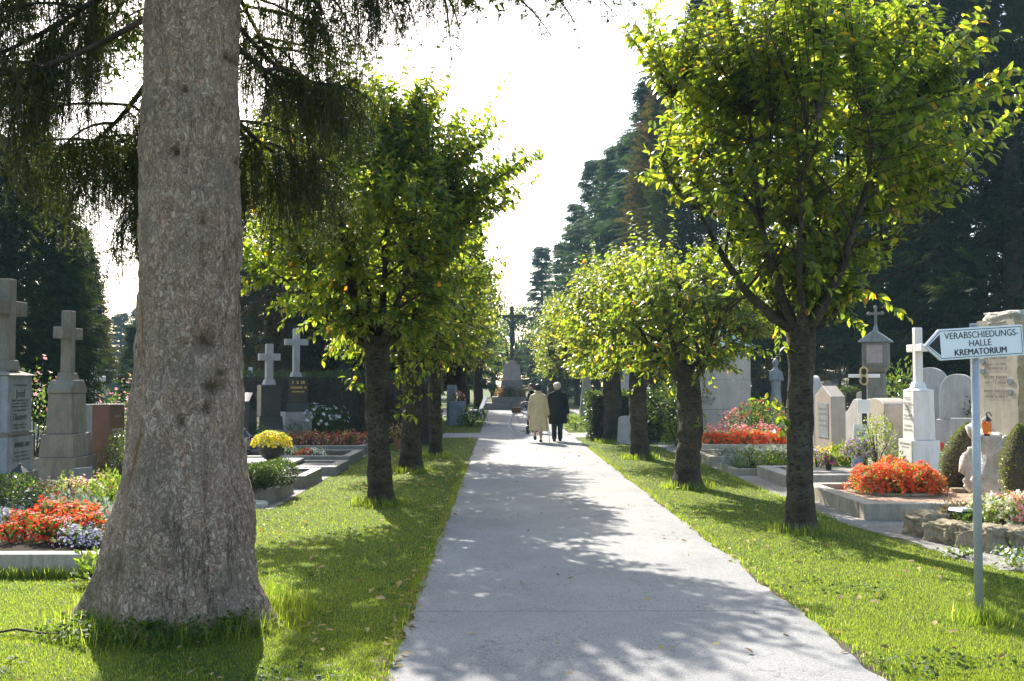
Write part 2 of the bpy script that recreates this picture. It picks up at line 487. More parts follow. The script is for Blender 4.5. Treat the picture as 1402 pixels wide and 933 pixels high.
# foliage
m_leaf = F('cherry_leaf', [(0.0, (0.026, 0.050, 0.009)), (0.45, (0.045, 0.078, 0.011)), (0.82, (0.072, 0.105, 0.014)), (0.975, (0.10, 0.115, 0.014)), (0.994, (0.17, 0.13, 0.015)), (1.0, (0.24, 0.09, 0.015))], (7.0, 5.5, 2.2), 0.54, 0.36, 0.45)
m_leaf2 = F('cherry_leaf_far', [(0.0, (0.030, 0.054, 0.012)), (0.5, (0.05, 0.08, 0.013)), (0.95, (0.085, 0.11, 0.018)), (1.0, (0.16, 0.12, 0.02))], (6.8, 5.4, 2.3), 0.54, 0.35, 0.5)
m_needle = F('spruce_needles', [(0, (0.012, 0.022, 0.006)), (0.6, (0.024, 0.038, 0.008)), (0.93, (0.048, 0.060, 0.010)), (1, (0.09, 0.062, 0.03))], (4.2, 4.0, 1.1), 0.32, 0.5, 0.2)
m_deadtwig = S('bare_spruce_twigs', (0.04, 0.033, 0.018), (0.075, 0.06, 0.036), 9, 0.9, 0)
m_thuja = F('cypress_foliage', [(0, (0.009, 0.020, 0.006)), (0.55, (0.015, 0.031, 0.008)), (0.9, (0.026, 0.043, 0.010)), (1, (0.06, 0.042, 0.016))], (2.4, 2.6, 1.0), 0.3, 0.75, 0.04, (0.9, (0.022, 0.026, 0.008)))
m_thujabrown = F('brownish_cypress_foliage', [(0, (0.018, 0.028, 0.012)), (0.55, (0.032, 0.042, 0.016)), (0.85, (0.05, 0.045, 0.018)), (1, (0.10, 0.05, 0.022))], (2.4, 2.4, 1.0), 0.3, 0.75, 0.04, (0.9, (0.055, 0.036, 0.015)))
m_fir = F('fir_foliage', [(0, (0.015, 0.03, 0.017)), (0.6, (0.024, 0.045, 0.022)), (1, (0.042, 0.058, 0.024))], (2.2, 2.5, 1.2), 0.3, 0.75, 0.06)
m_broad = F('far_broadleaf', [(0, (0.035, 0.06, 0.018)), (0.6, (0.055, 0.085, 0.02)), (1, (0.10, 0.10, 0.028))], (3.4, 3.4, 1.5), 0.45, 0.5, 0.3)
m_hedge = F('hedge_leaf', [(0, (0.016, 0.03, 0.010)), (0.6, (0.028, 0.048, 0.013)), (0.95, (0.05, 0.07, 0.016)), (1, (0.09, 0.09, 0.02))], (3.2, 3.2, 1.3), 0.4, 0.4, 0.4)
m_box = F('boxwood_leaf', [(0, (0.04, 0.06, 0.018)), (0.6, (0.065, 0.085, 0.024)), (1, (0.12, 0.12, 0.045))], (3.0, 3.0, 1.3), 0.4, 0.3, 0.5)
m_rosel = F('rose_leaf', [(0, (0.025, 0.045, 0.016)), (0.6, (0.045, 0.075, 0.02)), (1, (0.10, 0.10, 0.025))], (3.5, 3.6, 1.4), 0.45, 0.3, 0.5)
m_herb = F('bright_herb', [(0, (0.05, 0.085, 0.018)), (0.6, (0.08, 0.12, 0.022)), (1, (0.15, 0.16, 0.04))], (3.4, 3.4, 1.4), 0.45, 0.45, 0.35)
m_silver = F('silver_leaf', [(0, (0.22, 0.26, 0.22)), (0.6, (0.32, 0.36, 0.31)), (1, (0.42, 0.45, 0.40))], (1.2, 1.25, 1.0), 0.25, 0.7, 0.2)
m_weed = F('weed_leaf', [(0, (0.03, 0.06, 0.014)), (0.6, (0.05, 0.085, 0.018)), (1, (0.08, 0.11, 0.024))], (3.2, 3.2, 1.3), 0.4, 0.6, 0.15)
m_grass = F('grass_blade', [(0, (0.040, 0.060, 0.012)), (0.5, (0.074, 0.100, 0.017)), (0.86, (0.105, 0.128, 0.024)), (0.93, (0.20, 0.175, 0.085)), (1, (0.26, 0.22, 0.12))], (4.4, 4.9, 1.7), 0.5, 0.6, 0.12, (0.8, (0.092, 0.105, 0.022)))
m_dry = F('dry_leaf', [(0, (0.20, 0.13, 0.05)), (0.5, (0.36, 0.25, 0.09)), (0.8, (0.45, 0.36, 0.13)), (1, (0.30, 0.11, 0.04))], (1.3, 1.2, 0.8), 0.3, 0.7, 0.2)
def blossom(name, a, c, d=None): return F(name, [(0, a), (0.55, c), (1, d or c)], (1.3, 1.3, 1.3), 0.4, 0.6, 0.2)
m_scarlet = blossom('scarlet_petals', (0.62, 0.035, 0.01), (0.80, 0.075, 0.015), (0.85, 0.16, 0.05))
m_orange = blossom('orange_petals', (0.70, 0.06, 0.01), (0.85, 0.12, 0.015), (0.85, 0.25, 0.14))
m_pink = blossom('pink_petals', (0.72, 0.14, 0.17), (0.80, 0.30, 0.30), (0.85, 0.55, 0.5))
m_magenta = blossom('magenta_petals', (0.30, 0.03, 0.15), (0.45, 0.06, 0.24), (0.5, 0.15, 0.32))
m_purple = blossom('purple_petals', (0.32, 0.16, 0.34), (0.48, 0.28, 0.48), (0.62, 0.45, 0.6))
m_lilac = blossom('lilac_petals', (0.42, 0.38, 0.55), (0.55, 0.50, 0.66), (0.68, 0.66, 0.74))
m_yellow = blossom('yellow_petals', (0.72, 0.48, 0.01), (0.85, 0.66, 0.02), (0.85, 0.75, 0.1))
m_cream = blossom('cream_petals', (0.62, 0.62, 0.32), (0.75, 0.74, 0.50), (0.8, 0.8, 0.68))
m_whitef = blossom('white_petals', (0.66, 0.67, 0.63), (0.78, 0.79, 0.76))
m_crimson = blossom('crimson_petals', (0.35, 0.02, 0.03), (0.5, 0.03, 0.05), (0.55, 0.12, 0.12))

# ------------------------------------------------------------------ ground
PL, PR = -0.64, 2.18        # path edges


def edge_noise(y, s):
    return 0.06 * mnoise.noise(Vector((y * 0.9, s, 0))) + 0.045 * mnoise.noise(Vector((y * 4.0, s, 5)))


def sheet(name, x0, y0, x1, y1, z, mat, nx=1, ny=1):
    me = bpy.data.meshes.new(name)
    vs = [(x0 + (x1 - x0) * i / nx, y0 + (y1 - y0) * j / ny, z) for j in range(ny + 1) for i in range(nx + 1)]
    fs = [(j * (nx + 1) + i, j * (nx + 1) + i + 1, (j + 1) * (nx + 1) + i + 1, (j + 1) * (nx + 1) + i) for j in range(ny) for i in range(nx)]
    me.from_pydata(vs, [], fs); me.materials.append(mat)
    return tag(link(name, me), kind='structure')


sheet('ground', -170, -60, 170, 260, 0.0, m_turf)


def ribbon(name, ys, left, right, z, mat):
    vs = []; fs = []
    for y in ys: vs += [(left(y), y, z), (right(y), y, z)]
    for i in range(len(ys) - 1): fs.append((2 * i, 2 * i + 1, 2 * i + 3, 2 * i + 2))
    me = bpy.data.meshes.new(name); me.from_pydata(vs, [], fs); me.materials.append(mat)
    return tag(link(name, me), kind='structure')


ys_path = list(np.arange(-6, 34, 0.05)) + list(np.arange(34, 60, 0.4))
ribbon('path_verge', ys_path, lambda y: PL - 0.05 + 1.6 * edge_noise(y, 3), lambda y: PR + 0.05 + 1.6 * edge_noise(y, 9), 0.004, m_edge)
ribbon('path', ys_path, lambda y: PL + edge_noise(y, 1), lambda y: PR + edge_noise(y, 7), 0.012, m_asphalt)
CY0, CY1 = 29.4, 31.9        # the crossing path
ribbon('crossing_path', list(np.arange(-40, 40.1, 0.5)), lambda t: 0, lambda t: 0, 0.008, m_asphalt)
me = bpy.data.objects['crossing_path'].data
for i, vx in enumerate(me.vertices):
    t = -40 + (i // 2) * 0.5
    vx.co = (t, (CY1 if i % 2 == 0 else CY0) + 0.3 * edge_noise(t, 5), 0.008)
me.flip_normals()
ribbon('gravel_path', list(np.arange(8.9, 29.2, 0.1)), lambda y: 4.07 + 2.2 * edge_noise(y, 13) + max(0, (12 - y)) * 0.13, lambda y: 30, 0.004, m_gravel)
ribbon('gravel_ground', list(np.arange(8.72, 29.2, 0.1)), lambda y: -40, lambda y: -3.5 if y < 13.2 else -3.0, 0.004, m_gravel)
sheet('gravel_field', -45, 33, -2.6, 58, 0.004, m_gravel)
sheet('gravel_plot', 3.9, 33, 45, 58, 0.004, m_gravel)

# ------------------------------------------------------------------ grass
T_BLADE = (np.array([(0, -.5, 0), (0, .5, 0), (.55, .36, .10), (.55, -.36, .10), (1, 0, .34)]), [(0, 1, 2, 3), (3, 2, 4)])
T_LEAF = (np.array([(0, 0, 0), (.35, 0, 0), (.7, 0, -.03), (.3, .22, .06), (.65, .19, .03), (.3, -.22, .06), (.65, -.19, .03), (1, 0, -.14)]),
          [(0, 1, 3), (0, 5, 1), (1, 2, 4, 3), (1, 5, 6, 2), (2, 7, 4), (2, 6, 7)])
T_LEAFS = (np.array([(0, 0, 0), (.45, .25, .05), (1, 0, -.1), (.45, -.25, .05)]), [(0, 2, 1), (0, 3, 2)])
_v = [(0.02, 0, 0)]; _f = []
for i in range(5):
    a = 2 * PI * i / 5
    n = len(_v)
    for (q, rr, h) in ((-.5, .62, .10), (-.18, 1.0, .14), (.18, 1.0, .14), (.5, .62, .10)):
        _v.append((h, rr * .5 * math.cos(a + q), rr * .5 * math.sin(a + q)))
    _f.append((0, n, n + 1, n + 2, n + 3))
T_BLOOM = (np.array(_v), _f)
# daisy: a disc of many narrow petals
_v = [(0.1, 0, 0)]; _f = []
for i in range(9):
    a = 2 * PI * i / 9
    n = len(_v)
    _v += [(0.06, .5 * math.cos(a - .28), .5 * math.sin(a - .28)), (0.06, .5 * math.cos(a + .28), .5 * math.sin(a + .28))]
    _f.append((0, n, n + 1))
T_DAISY = (np.array(_v), _f)
rng = np.random.default_rng(11)


def on_lawn(X, Y):
    """True where turf grows"""
    e = 0.03 * np.sin(Y * 7.1) + 0.02 * np.sin(Y * 17.3 + 1) + 0.03 * np.sin(Y * 2.3)
    path = (X > PL - 0.03 + e) & (X < PR + 0.02 + e)
    cross = (Y > CY0 - .05 + e) & (Y < CY1 + .05 + e)
    right = (X > np.maximum(4.04, 4.04 + (12 - Y) * 0.13) + 1.4 * e) & (Y > 8.85 + e)
    left = (X < np.where(Y < 13.2, -3.45, -2.98)) & (Y > 8.68 + 2 * e)
    left2 = (Y > 33) & (X < -2.5)
    right2 = (Y > 33) & (X > 3.8)
    return ~(path | cross | right | left | left2 | right2)


def grass_points(n, y0, y1):
    u = rng.random(n)
    p = 0.9                                   # density ~ Y^-(2+p-1) in area
    Y = (y0 ** -p + u * (y1 ** -p - y0 ** -p)) ** (-1 / p)
    xl = np.maximum(-0.56 * Y - 0.6, -14); xr = np.minimum(0.54 * Y + 0.6, 14)
    X = xl + rng.random(n) * (xr - xl)
    k = on_lawn(X, Y)
    return X[k], Y[k]


X, Y = grass_points(1000000, 4.2, 48)
n = len(X)
# keep clear of the spruce's foot
clump = np.array([mnoise.noise(Vector((a * 2.2, b * 2.2, 0))) for a, b in zip(X[::8], Y[::8])]).repeat(8)[:n]
if len(clump) < n: clump = np.pad(clump, (0, n - len(clump)))
bare = np.exp(-(((X + 2.0) / 1.6) ** 2 + ((Y - 5.3) / 1.1) ** 2))
keep = (rng.random(n) > 0.55 * bare) & (((X + 2.28) ** 2 + (Y - 7.25) ** 2) > 0.42)
X, Y, clump = X[keep], Y[keep], clump[keep]; n = len(X)
H = (0.012 + 0.014 * rng.random(n)) * (1 + 0.6 * clump)
Wd = 0.0027 * np.maximum(1, Y / 7.0) * (0.7 + 0.6 * rng.random(n))
az = rng.random(n) * 2 * PI; ti = 0.2 + 0.75 * rng.random(n) ** 1.4
D = np.stack([np.cos(az) * ti, np.sin(az) * ti, np.ones(n)], 1)
U = np.stack([np.cos(az + 1.5 + rng.random(n)), np.sin(az + 1.5 + rng.random(n)), np.zeros(n)], 1)
P = np.stack([X, Y, np.zeros(n)], 1)
g = Raw(); g.scatter(*T_BLADE, P, D, np.cross(D, U), H, Wd)
# longer tufts: around trunks and kerbs
def tufts(cx, cy, r0, r1, n, h0, h1):
    a = rng.random(n) * 2 * PI; r = r0 + (r1 - r0) * rng.random(n) ** 1.5
    az = rng.random(n) * 2 * PI; ti = 0.1 + 0.6 * rng.random(n)
    D = np.stack([np.cos(az) * ti, np.sin(az) * ti, np.ones(n)], 1)
    U = np.stack([np.cos(az), np.sin(az), np.zeros(n)], 1)
    g.scatter(*T_BLADE, np.stack([cx + r * np.cos(a), cy + r * np.sin(a), np.zeros(n)], 1), D, U, h0 + (h1 - h0) * rng.random(n), 0.005 * max(1, cy / 9))
for (cx, cy, r) in ((-1.65, 13.7, .2), (-1.67, 18.5, .22), (-1.44, 22, .2), (3.39, 11.2, .2), (2.95, 15.7, .22), (3.0, 21.5, .22), (3.03, 27, .28), (3.38, 7.02, .03)):
    tufts(cx, cy, r, r + .22, 500, .06, .17)
tufts(-2.28, 7.25, .6, .95, 2600, .06, .2)
def tuft_line(x0, y0, x1, y1, n, h0=.05, h1=.13):
    t = rng.random(n); X = x0 + (x1 - x0) * t + rng.normal(0, .03, n); Y = y0 + (y1 - y0) * t + rng.normal(0, .03, n)
    az = rng.random(n) * 2 * PI; ti = 0.1 + 0.6 * rng.random(n)
    D = np.stack([np.cos(az) * ti, np.sin(az) * ti, np.ones(n)], 1)
    U = np.stack([np.cos(az), np.sin(az), np.zeros(n)], 1)
    g.scatter(*T_BLADE, np.stack([X, Y, np.zeros(n)], 1), D, U, h0 + (h1 - h0) * rng.random(n), 0.006)
tuft_line(-6, 8.66, -3.4, 8.66, 2600); tuft_line(-3.36, 8.7, -3.36, 13, 1500)
tuft_line(4.03, 12, 4.03, 22, 1500, .04, .08)
tuft_line(PL - .03, 4.5, PL - .03, 20, 3600, .02, .07); tuft_line(PR + .04, 5, PR + .04, 25, 3600, .02, .06)
tag(g.build('grass', m_grass), 'short mown grass growing on both sides of the path', 'grass', kind='stuff')

# fallen leaves
fl = Raw()
def drop(n, x0, x1, y0, y1, s0=.05, s1=.10, z=0.03, f=None):
    X = x0 + (x1 - x0) * rng.random(n); Y = y0 + (y1 - y0) * rng.random(n) ** 1.2
    if f is not None:
        k = f(X, Y); X, Y = X[k], Y[k]
    n = len(X); az = rng.random(n) * 2 * PI
    D = np.stack([np.cos(az), np.sin(az), 0.25 * rng.normal(0, 1, n)], 1)
    U = np.stack([0.4 * rng.normal(0, 1, n), 0.4 * rng.normal(0, 1, n), np.ones(n)], 1)
    fl.scatter(*T_LEAF, np.stack([X, Y, z + 0.02 * rng.random(n)], 1), D, U, s0 + (s1 - s0) * rng.random(n))
drop(260, -2.9, -.5, 6.5, 29, f=on_lawn); drop(190, -2.3, -.8, 15.5, 21, f=on_lawn); drop(150, 2.2, 4, 6, 26, .05, .09, f=on_lawn)
drop(120, -.6, 2.1, 5.8, 28, .03, .07, .015); drop(320, PL - .12, PL + .06, 5.5, 20, .03, .08, .012); drop(170, PR - .03, PR + .12, 6, 24, .03, .07, .012)
drop(160, -5, -1, 4.5, 7, .03, .06, f=on_lawn)
lw = Raw(); n = 9000
X, Y = grass_points(n * 2, 4.4, 16); cl = np.array([mnoise.noise(Vector((a * 1.3, b * 1.3, 4))) for a, b in zip(X, Y)]); k = cl > .12; X, Y = X[k], Y[k]; n = len(X)
az = rng.random(n) * 2 * PI
lw.scatter(*T_LEAFS, np.stack([X, Y, .018 + .02 * rng.random(n)], 1), np.stack([np.cos(az), np.sin(az), rng.uniform(0, .7, n)], 1), np.stack([rng.normal(0, .4, n), rng.normal(0, .4, n), np.ones(n)], 1), rng.uniform(.025, .05, n), rng.uniform(.04, .07, n))
tag(lw.build('clover', m_weed), 'patches of clover and small weeds in the lawn', 'clover', kind='stuff')
tag(fl.build('fallen_leaves', m_dry), 'dry yellow and brown leaves scattered on the grass and path', 'fallen leaves', kind='stuff')
# ------------------------------------------------------------------ trees
def bez(a, c, b, t):
    return a * (1 - t) ** 2 + c * (2 * t * (1 - t)) + b * t * t


def nbez(a, c, b, ts):
    ts = np.asarray(ts)[:, None]
    return a * (1 - ts) ** 2 + c * (2 * ts * (1 - ts)) + b * ts ** 2


def cherry(name, label, base, r, fork, crown, n_limb=6, n_shoot=420, leaf=0.13, seed=1, gap=0.045, tpl=None, mat=None, whips=10, sprouts=(), lean=(0, 0), limbs=None, group='cherry trees lining the path', lump=0.5, gnarl=1.0, prof=None):
    """crown = (dx, dy, z0, z1, rx, ry) relative to the base"""
    rg = np.random.default_rng(seed); random.seed(seed)
    tpl = tpl or T_LEAF; mat = mat or m_leaf
    root = thing(name, label, 'tree', base, 0, group)
    mb = MB()
    Fk = Vector((lean[0], lean[1], fork))
    # trunk
    NS = 20; nr = 46; rings = []
    for i in range(nr):
        t = i / (nr - 1); z = -0.1 + t * (fork + 0.1)
        rr = r * (1 + 0.55 * math.exp(-max(z, 0) / 0.10) + 0.28 * math.exp(-(fork - z) / 0.22)) * (1 - 0.10 * t)
        rings.append((Vector((lean[0] * t ** 1.5 + .045 * gnarl * math.sin(t * 4.2 + seed) * t * (1 - t) * 2.2, lean[1] * t ** 1.5, z)), rr))
    b0 = len(mb.v)
    for c, rr in rings:
        for k in range(NS):
            a = 2 * PI * k / NS
            p = Vector((math.cos(a), math.sin(a), c.z * 1.6)) + Vector((seed * 3.3, 0, 0))
            q = 1 + gnarl * (0.18 * mnoise.noise(p * 1.1) + 0.13 * mnoise.noise(p * 3.3)) + 0.014 * mnoise.noise(Vector((p.x * 2, p.y * 2, c.z * 30)))
            mb.v.append((c.x + rr * q * math.cos(a), c.y + rr * q * math.sin(a), c.z))
    for i in range(nr - 1):
        for k in range(NS):
            a = b0 + i * NS + k; b = b0 + i * NS + (k + 1) % NS
            mb.f.append((a, b, b + NS, a + NS))
    e = b0 + (nr - 1) * NS; mb.f.append(tuple(e + k for k in range(NS)))
    dx, dy, z0, z1, rx, ry = crown
    C = np.array([dx, dy, 0.0]); Hh = z1 - fork
    nodes = []
    F0 = np.array(Fk)
    if limbs is None:
        limbs = []
        for i in range(n_limb):
            a = 2 * PI * (i + rg.uniform(-.25, .25)) / n_limb + seed
            k = rg.uniform(.5, .75)
            limbs.append((a, k, rg.uniform(.35, .72)))
        limbs.append((seed * 1.7, .1, .85))
    br = MB()
    for (a, k, hz) in limbs:
        E = np.array([C[0] + rx * k * math.cos(a), C[1] + ry * k * math.sin(a), fork + Hh * hz])
        st = F0 + np.array([r * .45 * math.cos(a), r * .45 * math.sin(a), -r * .9])
        mid = st * .35 + E * .65; mid[2] = fork + (E[2] - fork) * 0.18
        ts = np.linspace(0, 1, 12)
        pts = nbez(st, mid, E, ts) + rg.normal(0, .022, (12, 3)) * np.linspace(0, 1, 12)[:, None]
        r0 = r * rg.uniform(.36, .48)
        br.tube(pts, list(r0 * (1 - .78 * ts) * (1 + rg.uniform(-.1, .1, 12))), 9)
        nodes.append(pts[3:])
        for s in range(4):
            t = rg.uniform(.3, .95); p = nbez(st, mid, E, [t])[0]
            out = p - np.array([C[0], C[1], p[2]]); out /= np.linalg.norm(out) + .2
            d = out * rg.uniform(.2, .9) + np.array([rg.uniform(-.7, .7), rg.uniform(-.7, .7), rg.uniform(.2, 1.0)])
            E2 = p + d / np.linalg.norm(d) * rg.uniform(.3, .55) * rx
            pp = nbez(p, (p + E2) / 2 + rg.normal(0, .08, 3), E2, np.linspace(0, 1, 7))
            br.tube(pp, list(np.linspace(r0 * .36, r0 * .1, 7)), 6)
            nodes.append(pp[1:])
    nodes = np.concatenate(nodes)
    # shoots
    LP = []; LD = []; LS = []
    prof_t = np.array([0, .12, .3, .5, .7, .85, 1.0]); prof_r = np.array(prof or [.42, .78, 1.0, 1.0, .88, .66, .34])
    twigs = MB()
    for i in range(n_shoot + whips):
        whip = i >= n_shoot
        t = rg.random() ** .85; a = rg.random() * 2 * PI
        if whip: t = rg.uniform(.8, .98)
        rr = rg.random() ** .42 * np.interp(t, prof_t, prof_r)
        rr *= 1 + lump * mnoise.noise(Vector((math.cos(a) * 1.3, math.sin(a) * 1.3, t * 2.4 + seed * 5)))
        p = np.array([C[0] + rx * rr * math.cos(a), C[1] + ry * rr * math.sin(a), z0 + t * (z1 - z0)])
        dd = np.linalg.norm(nodes - p, axis=1) + 0.6 * np.maximum(0, nodes[:, 2] - p[2])
        q = nodes[np.argmin(dd)]
        v = p - q; L = np.linalg.norm(v)
        if L < .15:
            p = p + rg.normal(0, .15, 3); v = p - q; L = np.linalg.norm(v)
        up = np.array([0, 0, 1.0]); hor = np.array([math.cos(a), math.sin(a), 0])
        lift = .25 + .5 * t
        if whip: ext = p + up * rg.uniform(.5, 1.0) + hor * rg.uniform(0, .35)
        else: ext = p + (v / (L + 1e-6)) * .15 + up * lift * .28 + hor * (.22 - .12 * t) - up * (.22 if t < .25 else 0)
        c2 = q + v * .75
        Lt = np.linalg.norm(ext - q)
        m = 6
        pts = nbez(q, c2, ext, np.linspace(0, 1, m))
        twigs.tube(pts, list(np.linspace(.011 if not whip else .012, .003, m)), 3, cap=False)
        nl = max(4, int(min(Lt, 1.5) / gap))
        tt = np.linspace(max(.2, 1 - 1.15 / max(Lt, .2)), 1, nl) if not whip else np.linspace(.3, 1, int(nl * .8))
        LPp = nbez(q, c2, ext, tt)
        tan = nbez(q, c2, ext, np.clip(tt + .05, 0, 1.05)) - LPp; tan /= np.linalg.norm(tan, axis=1, keepdims=True) + 1e-9
        side = np.cross(tan, rg.normal(0, 1, (len(tt), 3))); side /= np.linalg.norm(side, axis=1, keepdims=True) + 1e-9
        d = side * .9 + tan * .55; d[:, 2] -= rg.uniform(.15, .75, len(tt))
        LP.append(LPp); LD.append(d); LS.append(leaf * rg.uniform(.62, 1.15, len(tt)) * (np.linspace(1.05, .75, len(tt))))
    for (z, a, L, n) in sprouts:
        q = np.array([lean[0] * (z / fork) ** 1.5 + r * .9 * math.cos(a), lean[1] + r * .9 * math.sin(a), z])
        for s in range(n):
            aa = a + rg.uniform(-.7, .7)
            ext = q + L * np.array([math.cos(aa) * .75, math.sin(aa) * .75, rg.uniform(-.2, .9)]) * rg.uniform(.6, 1.1)
            c2 = (q + ext) / 2 + np.array([0, 0, .12 * L])
            pts = nbez(q, c2, ext, np.linspace(0, 1, 5)); twigs.tube(pts, [.006, .005, .004, .003, .002], 3, cap=False)
            tt = np.linspace(.25, 1, max(4, int(L / .06))); LPp = nbez(q, c2, ext, tt)
            d = rg.normal(0, .6, (len(tt), 3)); d[:, 2] -= .4
            LP.append(LPp); LD.append(d); LS.append(leaf * .8 * rg.uniform(.7, 1.1, len(tt)))
    LP = np.concatenate(LP); LD = np.concatenate(LD); LS = np.concatenate(LS)
    U = np.tile([0, 0, 1.0], (len(LP), 1)) + rg.normal(0, .42, (len(LP), 3))
    tr = mb.build('trunk', m_cherrybark, root, smooth=True)
    br.build('branches', m_cherrybark, root, smooth=True)
    twigs.build('twigs', m_cherrybark, root)
    cr = Raw(); cr.scatter(*tpl, LP, LD, U, LS)
    cr.build('crown', mat, root)
    return root


# near row: right
cherry('cherry_tree', 'tall cherry tree with bare lower limbs nearest the white arrow sign', gnd(1097, 727), .152, 2.4,
       (0.06, 0, 2.65, 5.7, 2.0, 1.9), n_shoot=1050, gap=.035, leaf=.15, lump=.85, seed=3, whips=60, lean=(.03, 0), prof=[.14, .25, .50, .84, 1.0, .88, .5],
       limbs=[(PI, .62, .42), (PI * .85, .5, .8), (0.15, .62, .4), (.5, .4, .7), (2.0, .45, .55), (4.4, .5, .5), (5.2, .55, .62), (3.7, .45, .68), (1.2, .1, .85)],
       sprouts=[(1.16, 3.6, .42, 3), (2.0, 3.4, .3, 2), (2.35, 0.0, .75, 5), (1.35, 3.3, .8, 1)])
cherry('cherry_tree', 'squat cherry tree with a thick gnarled mossy trunk, second on the right of the path', gnd(942, 668), .2, 1.95,
       (-.02, 0, 1.95, 3.5, 1.3, 1.4), prof=[.3, .5, .8, 1, 1, .85, .5], n_shoot=520, gap=.038, leaf=.14, lump=.8, seed=5, whips=20, sprouts=[(1.0, 5.0, .3, 2)], gnarl=2.0)
cherry('cherry_tree', 'straight trunked cherry tree just before the right hedge, leaves yellowing at the top', gnd(875, 628), .20, 2.3,
       (-.1, 0, 2.0, 4.2, 1.5, 1.6), n_shoot=520, gap=.04, leaf=.145, lump=.8, seed=8, whips=20, tpl=T_LEAF)
cherry('cherry_tree', 'thick trunked cherry tree standing against the corner of the right hedge', gnd(838, 605), .255, 2.7,
       (-.2, 0, 2.0, 4.5, 1.65, 1.7), n_shoot=520, leaf=.165, lump=.7, seed=13, whips=16, tpl=T_LEAFS, mat=m_leaf2, gap=.055, sprouts=[(2.3, PI, .7, 4)])
# near row: left
cherry('cherry_tree', 'dark shaded cherry tree with two toned trunk beside the big spruce', gnd(520, 690), .165, 2.3,
       (.0, 0, 2.4, 5.5, 1.8, 1.75), prof=[.3, .6, .92, 1.0, .92, .74, .4], n_shoot=1150, gap=.036, leaf=.15, lump=.8, seed=21, whips=44, lean=(-.05, 0),
       limbs=[(PI, .68, .3), (PI * .8, .5, .7), (.2, .55, .5), (.9, .5, .6), (2.0, .5, .5), (4.2, .5, .55), (5.3, .55, .55), (1.2, .1, .8)],
       sprouts=[(1.55, 3.5, .45, 3), (1.2, 0.2, .75, 4), (1.6, .1, .7, 4)])
cherry('cherry_tree', 'cherry tree above the scattered yellow leaves, second on the left of the path', gnd(562, 645), .195, 2.1,
       (-.05, 0, 2.0, 5.6, 1.55, 1.7), n_shoot=950, gap=.04, leaf=.145, seed=24, whips=14, tpl=T_LEAF)
cherry('cherry_tree', 'slim cherry tree with ringed grey bark in front of the left hedge', gnd(596, 625), .145, 2.4,
       (-.1, 0, 2.2, 5.2, 1.4, 1.7), n_shoot=700, leaf=.15, seed=27, whips=10, tpl=T_LEAFS, mat=m_leaf2, gap=.055)
# beyond the crossing
for (px, Yd, r, fork, crown, seed, lab) in (
        (633, 41.0, .2, 2.4, (-.15, 0, 2.3, 6.2, 1.55, 1.8), 31, 'cherry tree behind the white garden chair, left of the path beyond the crossing'),
        (655, 47.5, .24, 2.6, (-.35, 0, 2.3, 6.0, 1.2, 1.7), 33, 'cherry tree nearest the crucifix steps on the left of the path'),
        (771, 40.0, .22, 2.3, (.25, 0, 2.0, 5.0, 1.55, 1.8), 36, 'cherry tree behind the woman in black, right of the path beyond the crossing'),
        (757, 48.0, .24, 2.3, (.35, 0, 2.0, 4.7, 1.25, 1.8), 38, 'cherry tree nearest the crucifix steps on the right of the path')):
    p = at(px, 520, Yd); p.z = 0
    cherry('cherry_tree', lab, p, r, fork, crown, n_shoot=620, leaf=.17, seed=seed, whips=6, tpl=T_LEAFS, mat=m_leaf2, gap=.07, group='cherry trees beyond the crossing')

# ------------------------------------------------------------------ the great spruce
SPX, SPY = -2.305, 7.25
spruce = thing('spruce_tree', 'massive old spruce with grey scaly trunk and drooping boughs on the left lawn', 'tree', (SPX, SPY, 0))
m_sbark, nt, out = _nt('spruce_bark')
b = nt.nodes.new('ShaderNodeBsdfPrincipled'); v = _coord(nt, (1, 1, .62))
n0 = _noise(nt, v, 3.0, 5); 
vm = nt.nodes.new('ShaderNodeVectorMath'); vm.operation = 'ADD'
nn = nt.nodes.new('ShaderNodeTexNoise'); nn.inputs['Scale'].default_value = 14; nn.inputs['Detail'].default_value = 4; nt.links.new(v, nn.inputs['Vector'])
sc = nt.nodes.new('ShaderNodeVectorMath'); sc.operation = 'SCALE'; sc.inputs[3].default_value = .14; nt.links.new(nn.outputs['Color'], sc.inputs[0])
nt.links.new(v, vm.inputs[0]); nt.links.new(sc.outputs[0], vm.inputs[1])
vo = nt.nodes.new('ShaderNodeTexVoronoi'); vo.inputs['Scale'].default_value = 36; nt.links.new(vm.outputs[0], vo.inputs['Vector'])
ve = nt.nodes.new('ShaderNodeTexVoronoi'); ve.feature = 'DISTANCE_TO_EDGE'; ve.inputs['Scale'].default_value = 36; nt.links.new(vm.outputs[0], ve.inputs['Vector'])
sep = nt.nodes.new('ShaderNodeSeparateColor'); nt.links.new(vo.outputs['Color'], sep.inputs[0])
rc = _ramp(nt, [(0, (0.29, 0.20, 0.14)), (.3, (0.40, 0.29, 0.205)), (.7, (0.49, 0.37, 0.27)), (.93, (0.55, 0.43, 0.33)), (1, (0.50, 0.29, 0.19))]); nt.links.new(sep.outputs[0], rc.inputs[0])
nf = _noise(nt, v, 58, 6, .8); rf = _ramp(nt, [(.3, (.55, .53, .51)), (.5, (1.18, 1.13, 1.08)), (.7, (1.5, 1.44, 1.36))]); nt.links.new(nf, rf.inputs[0])
c = _mix(nt, 1, rc.outputs[0], rf.outputs[0], 'MULTIPLY')
re = _ramp(nt, [(.0, (1, 1, 1)), (.06, (.35, .35, .35)), (.16, (0, 0, 0))]); nt.links.new(ve.outputs['Distance'], re.inputs[0])
mu = nt.nodes.new('ShaderNodeMath'); mu.operation = 'MULTIPLY'; mu.inputs[1].default_value = .55; nt.links.new(re.outputs[0], mu.inputs[0])
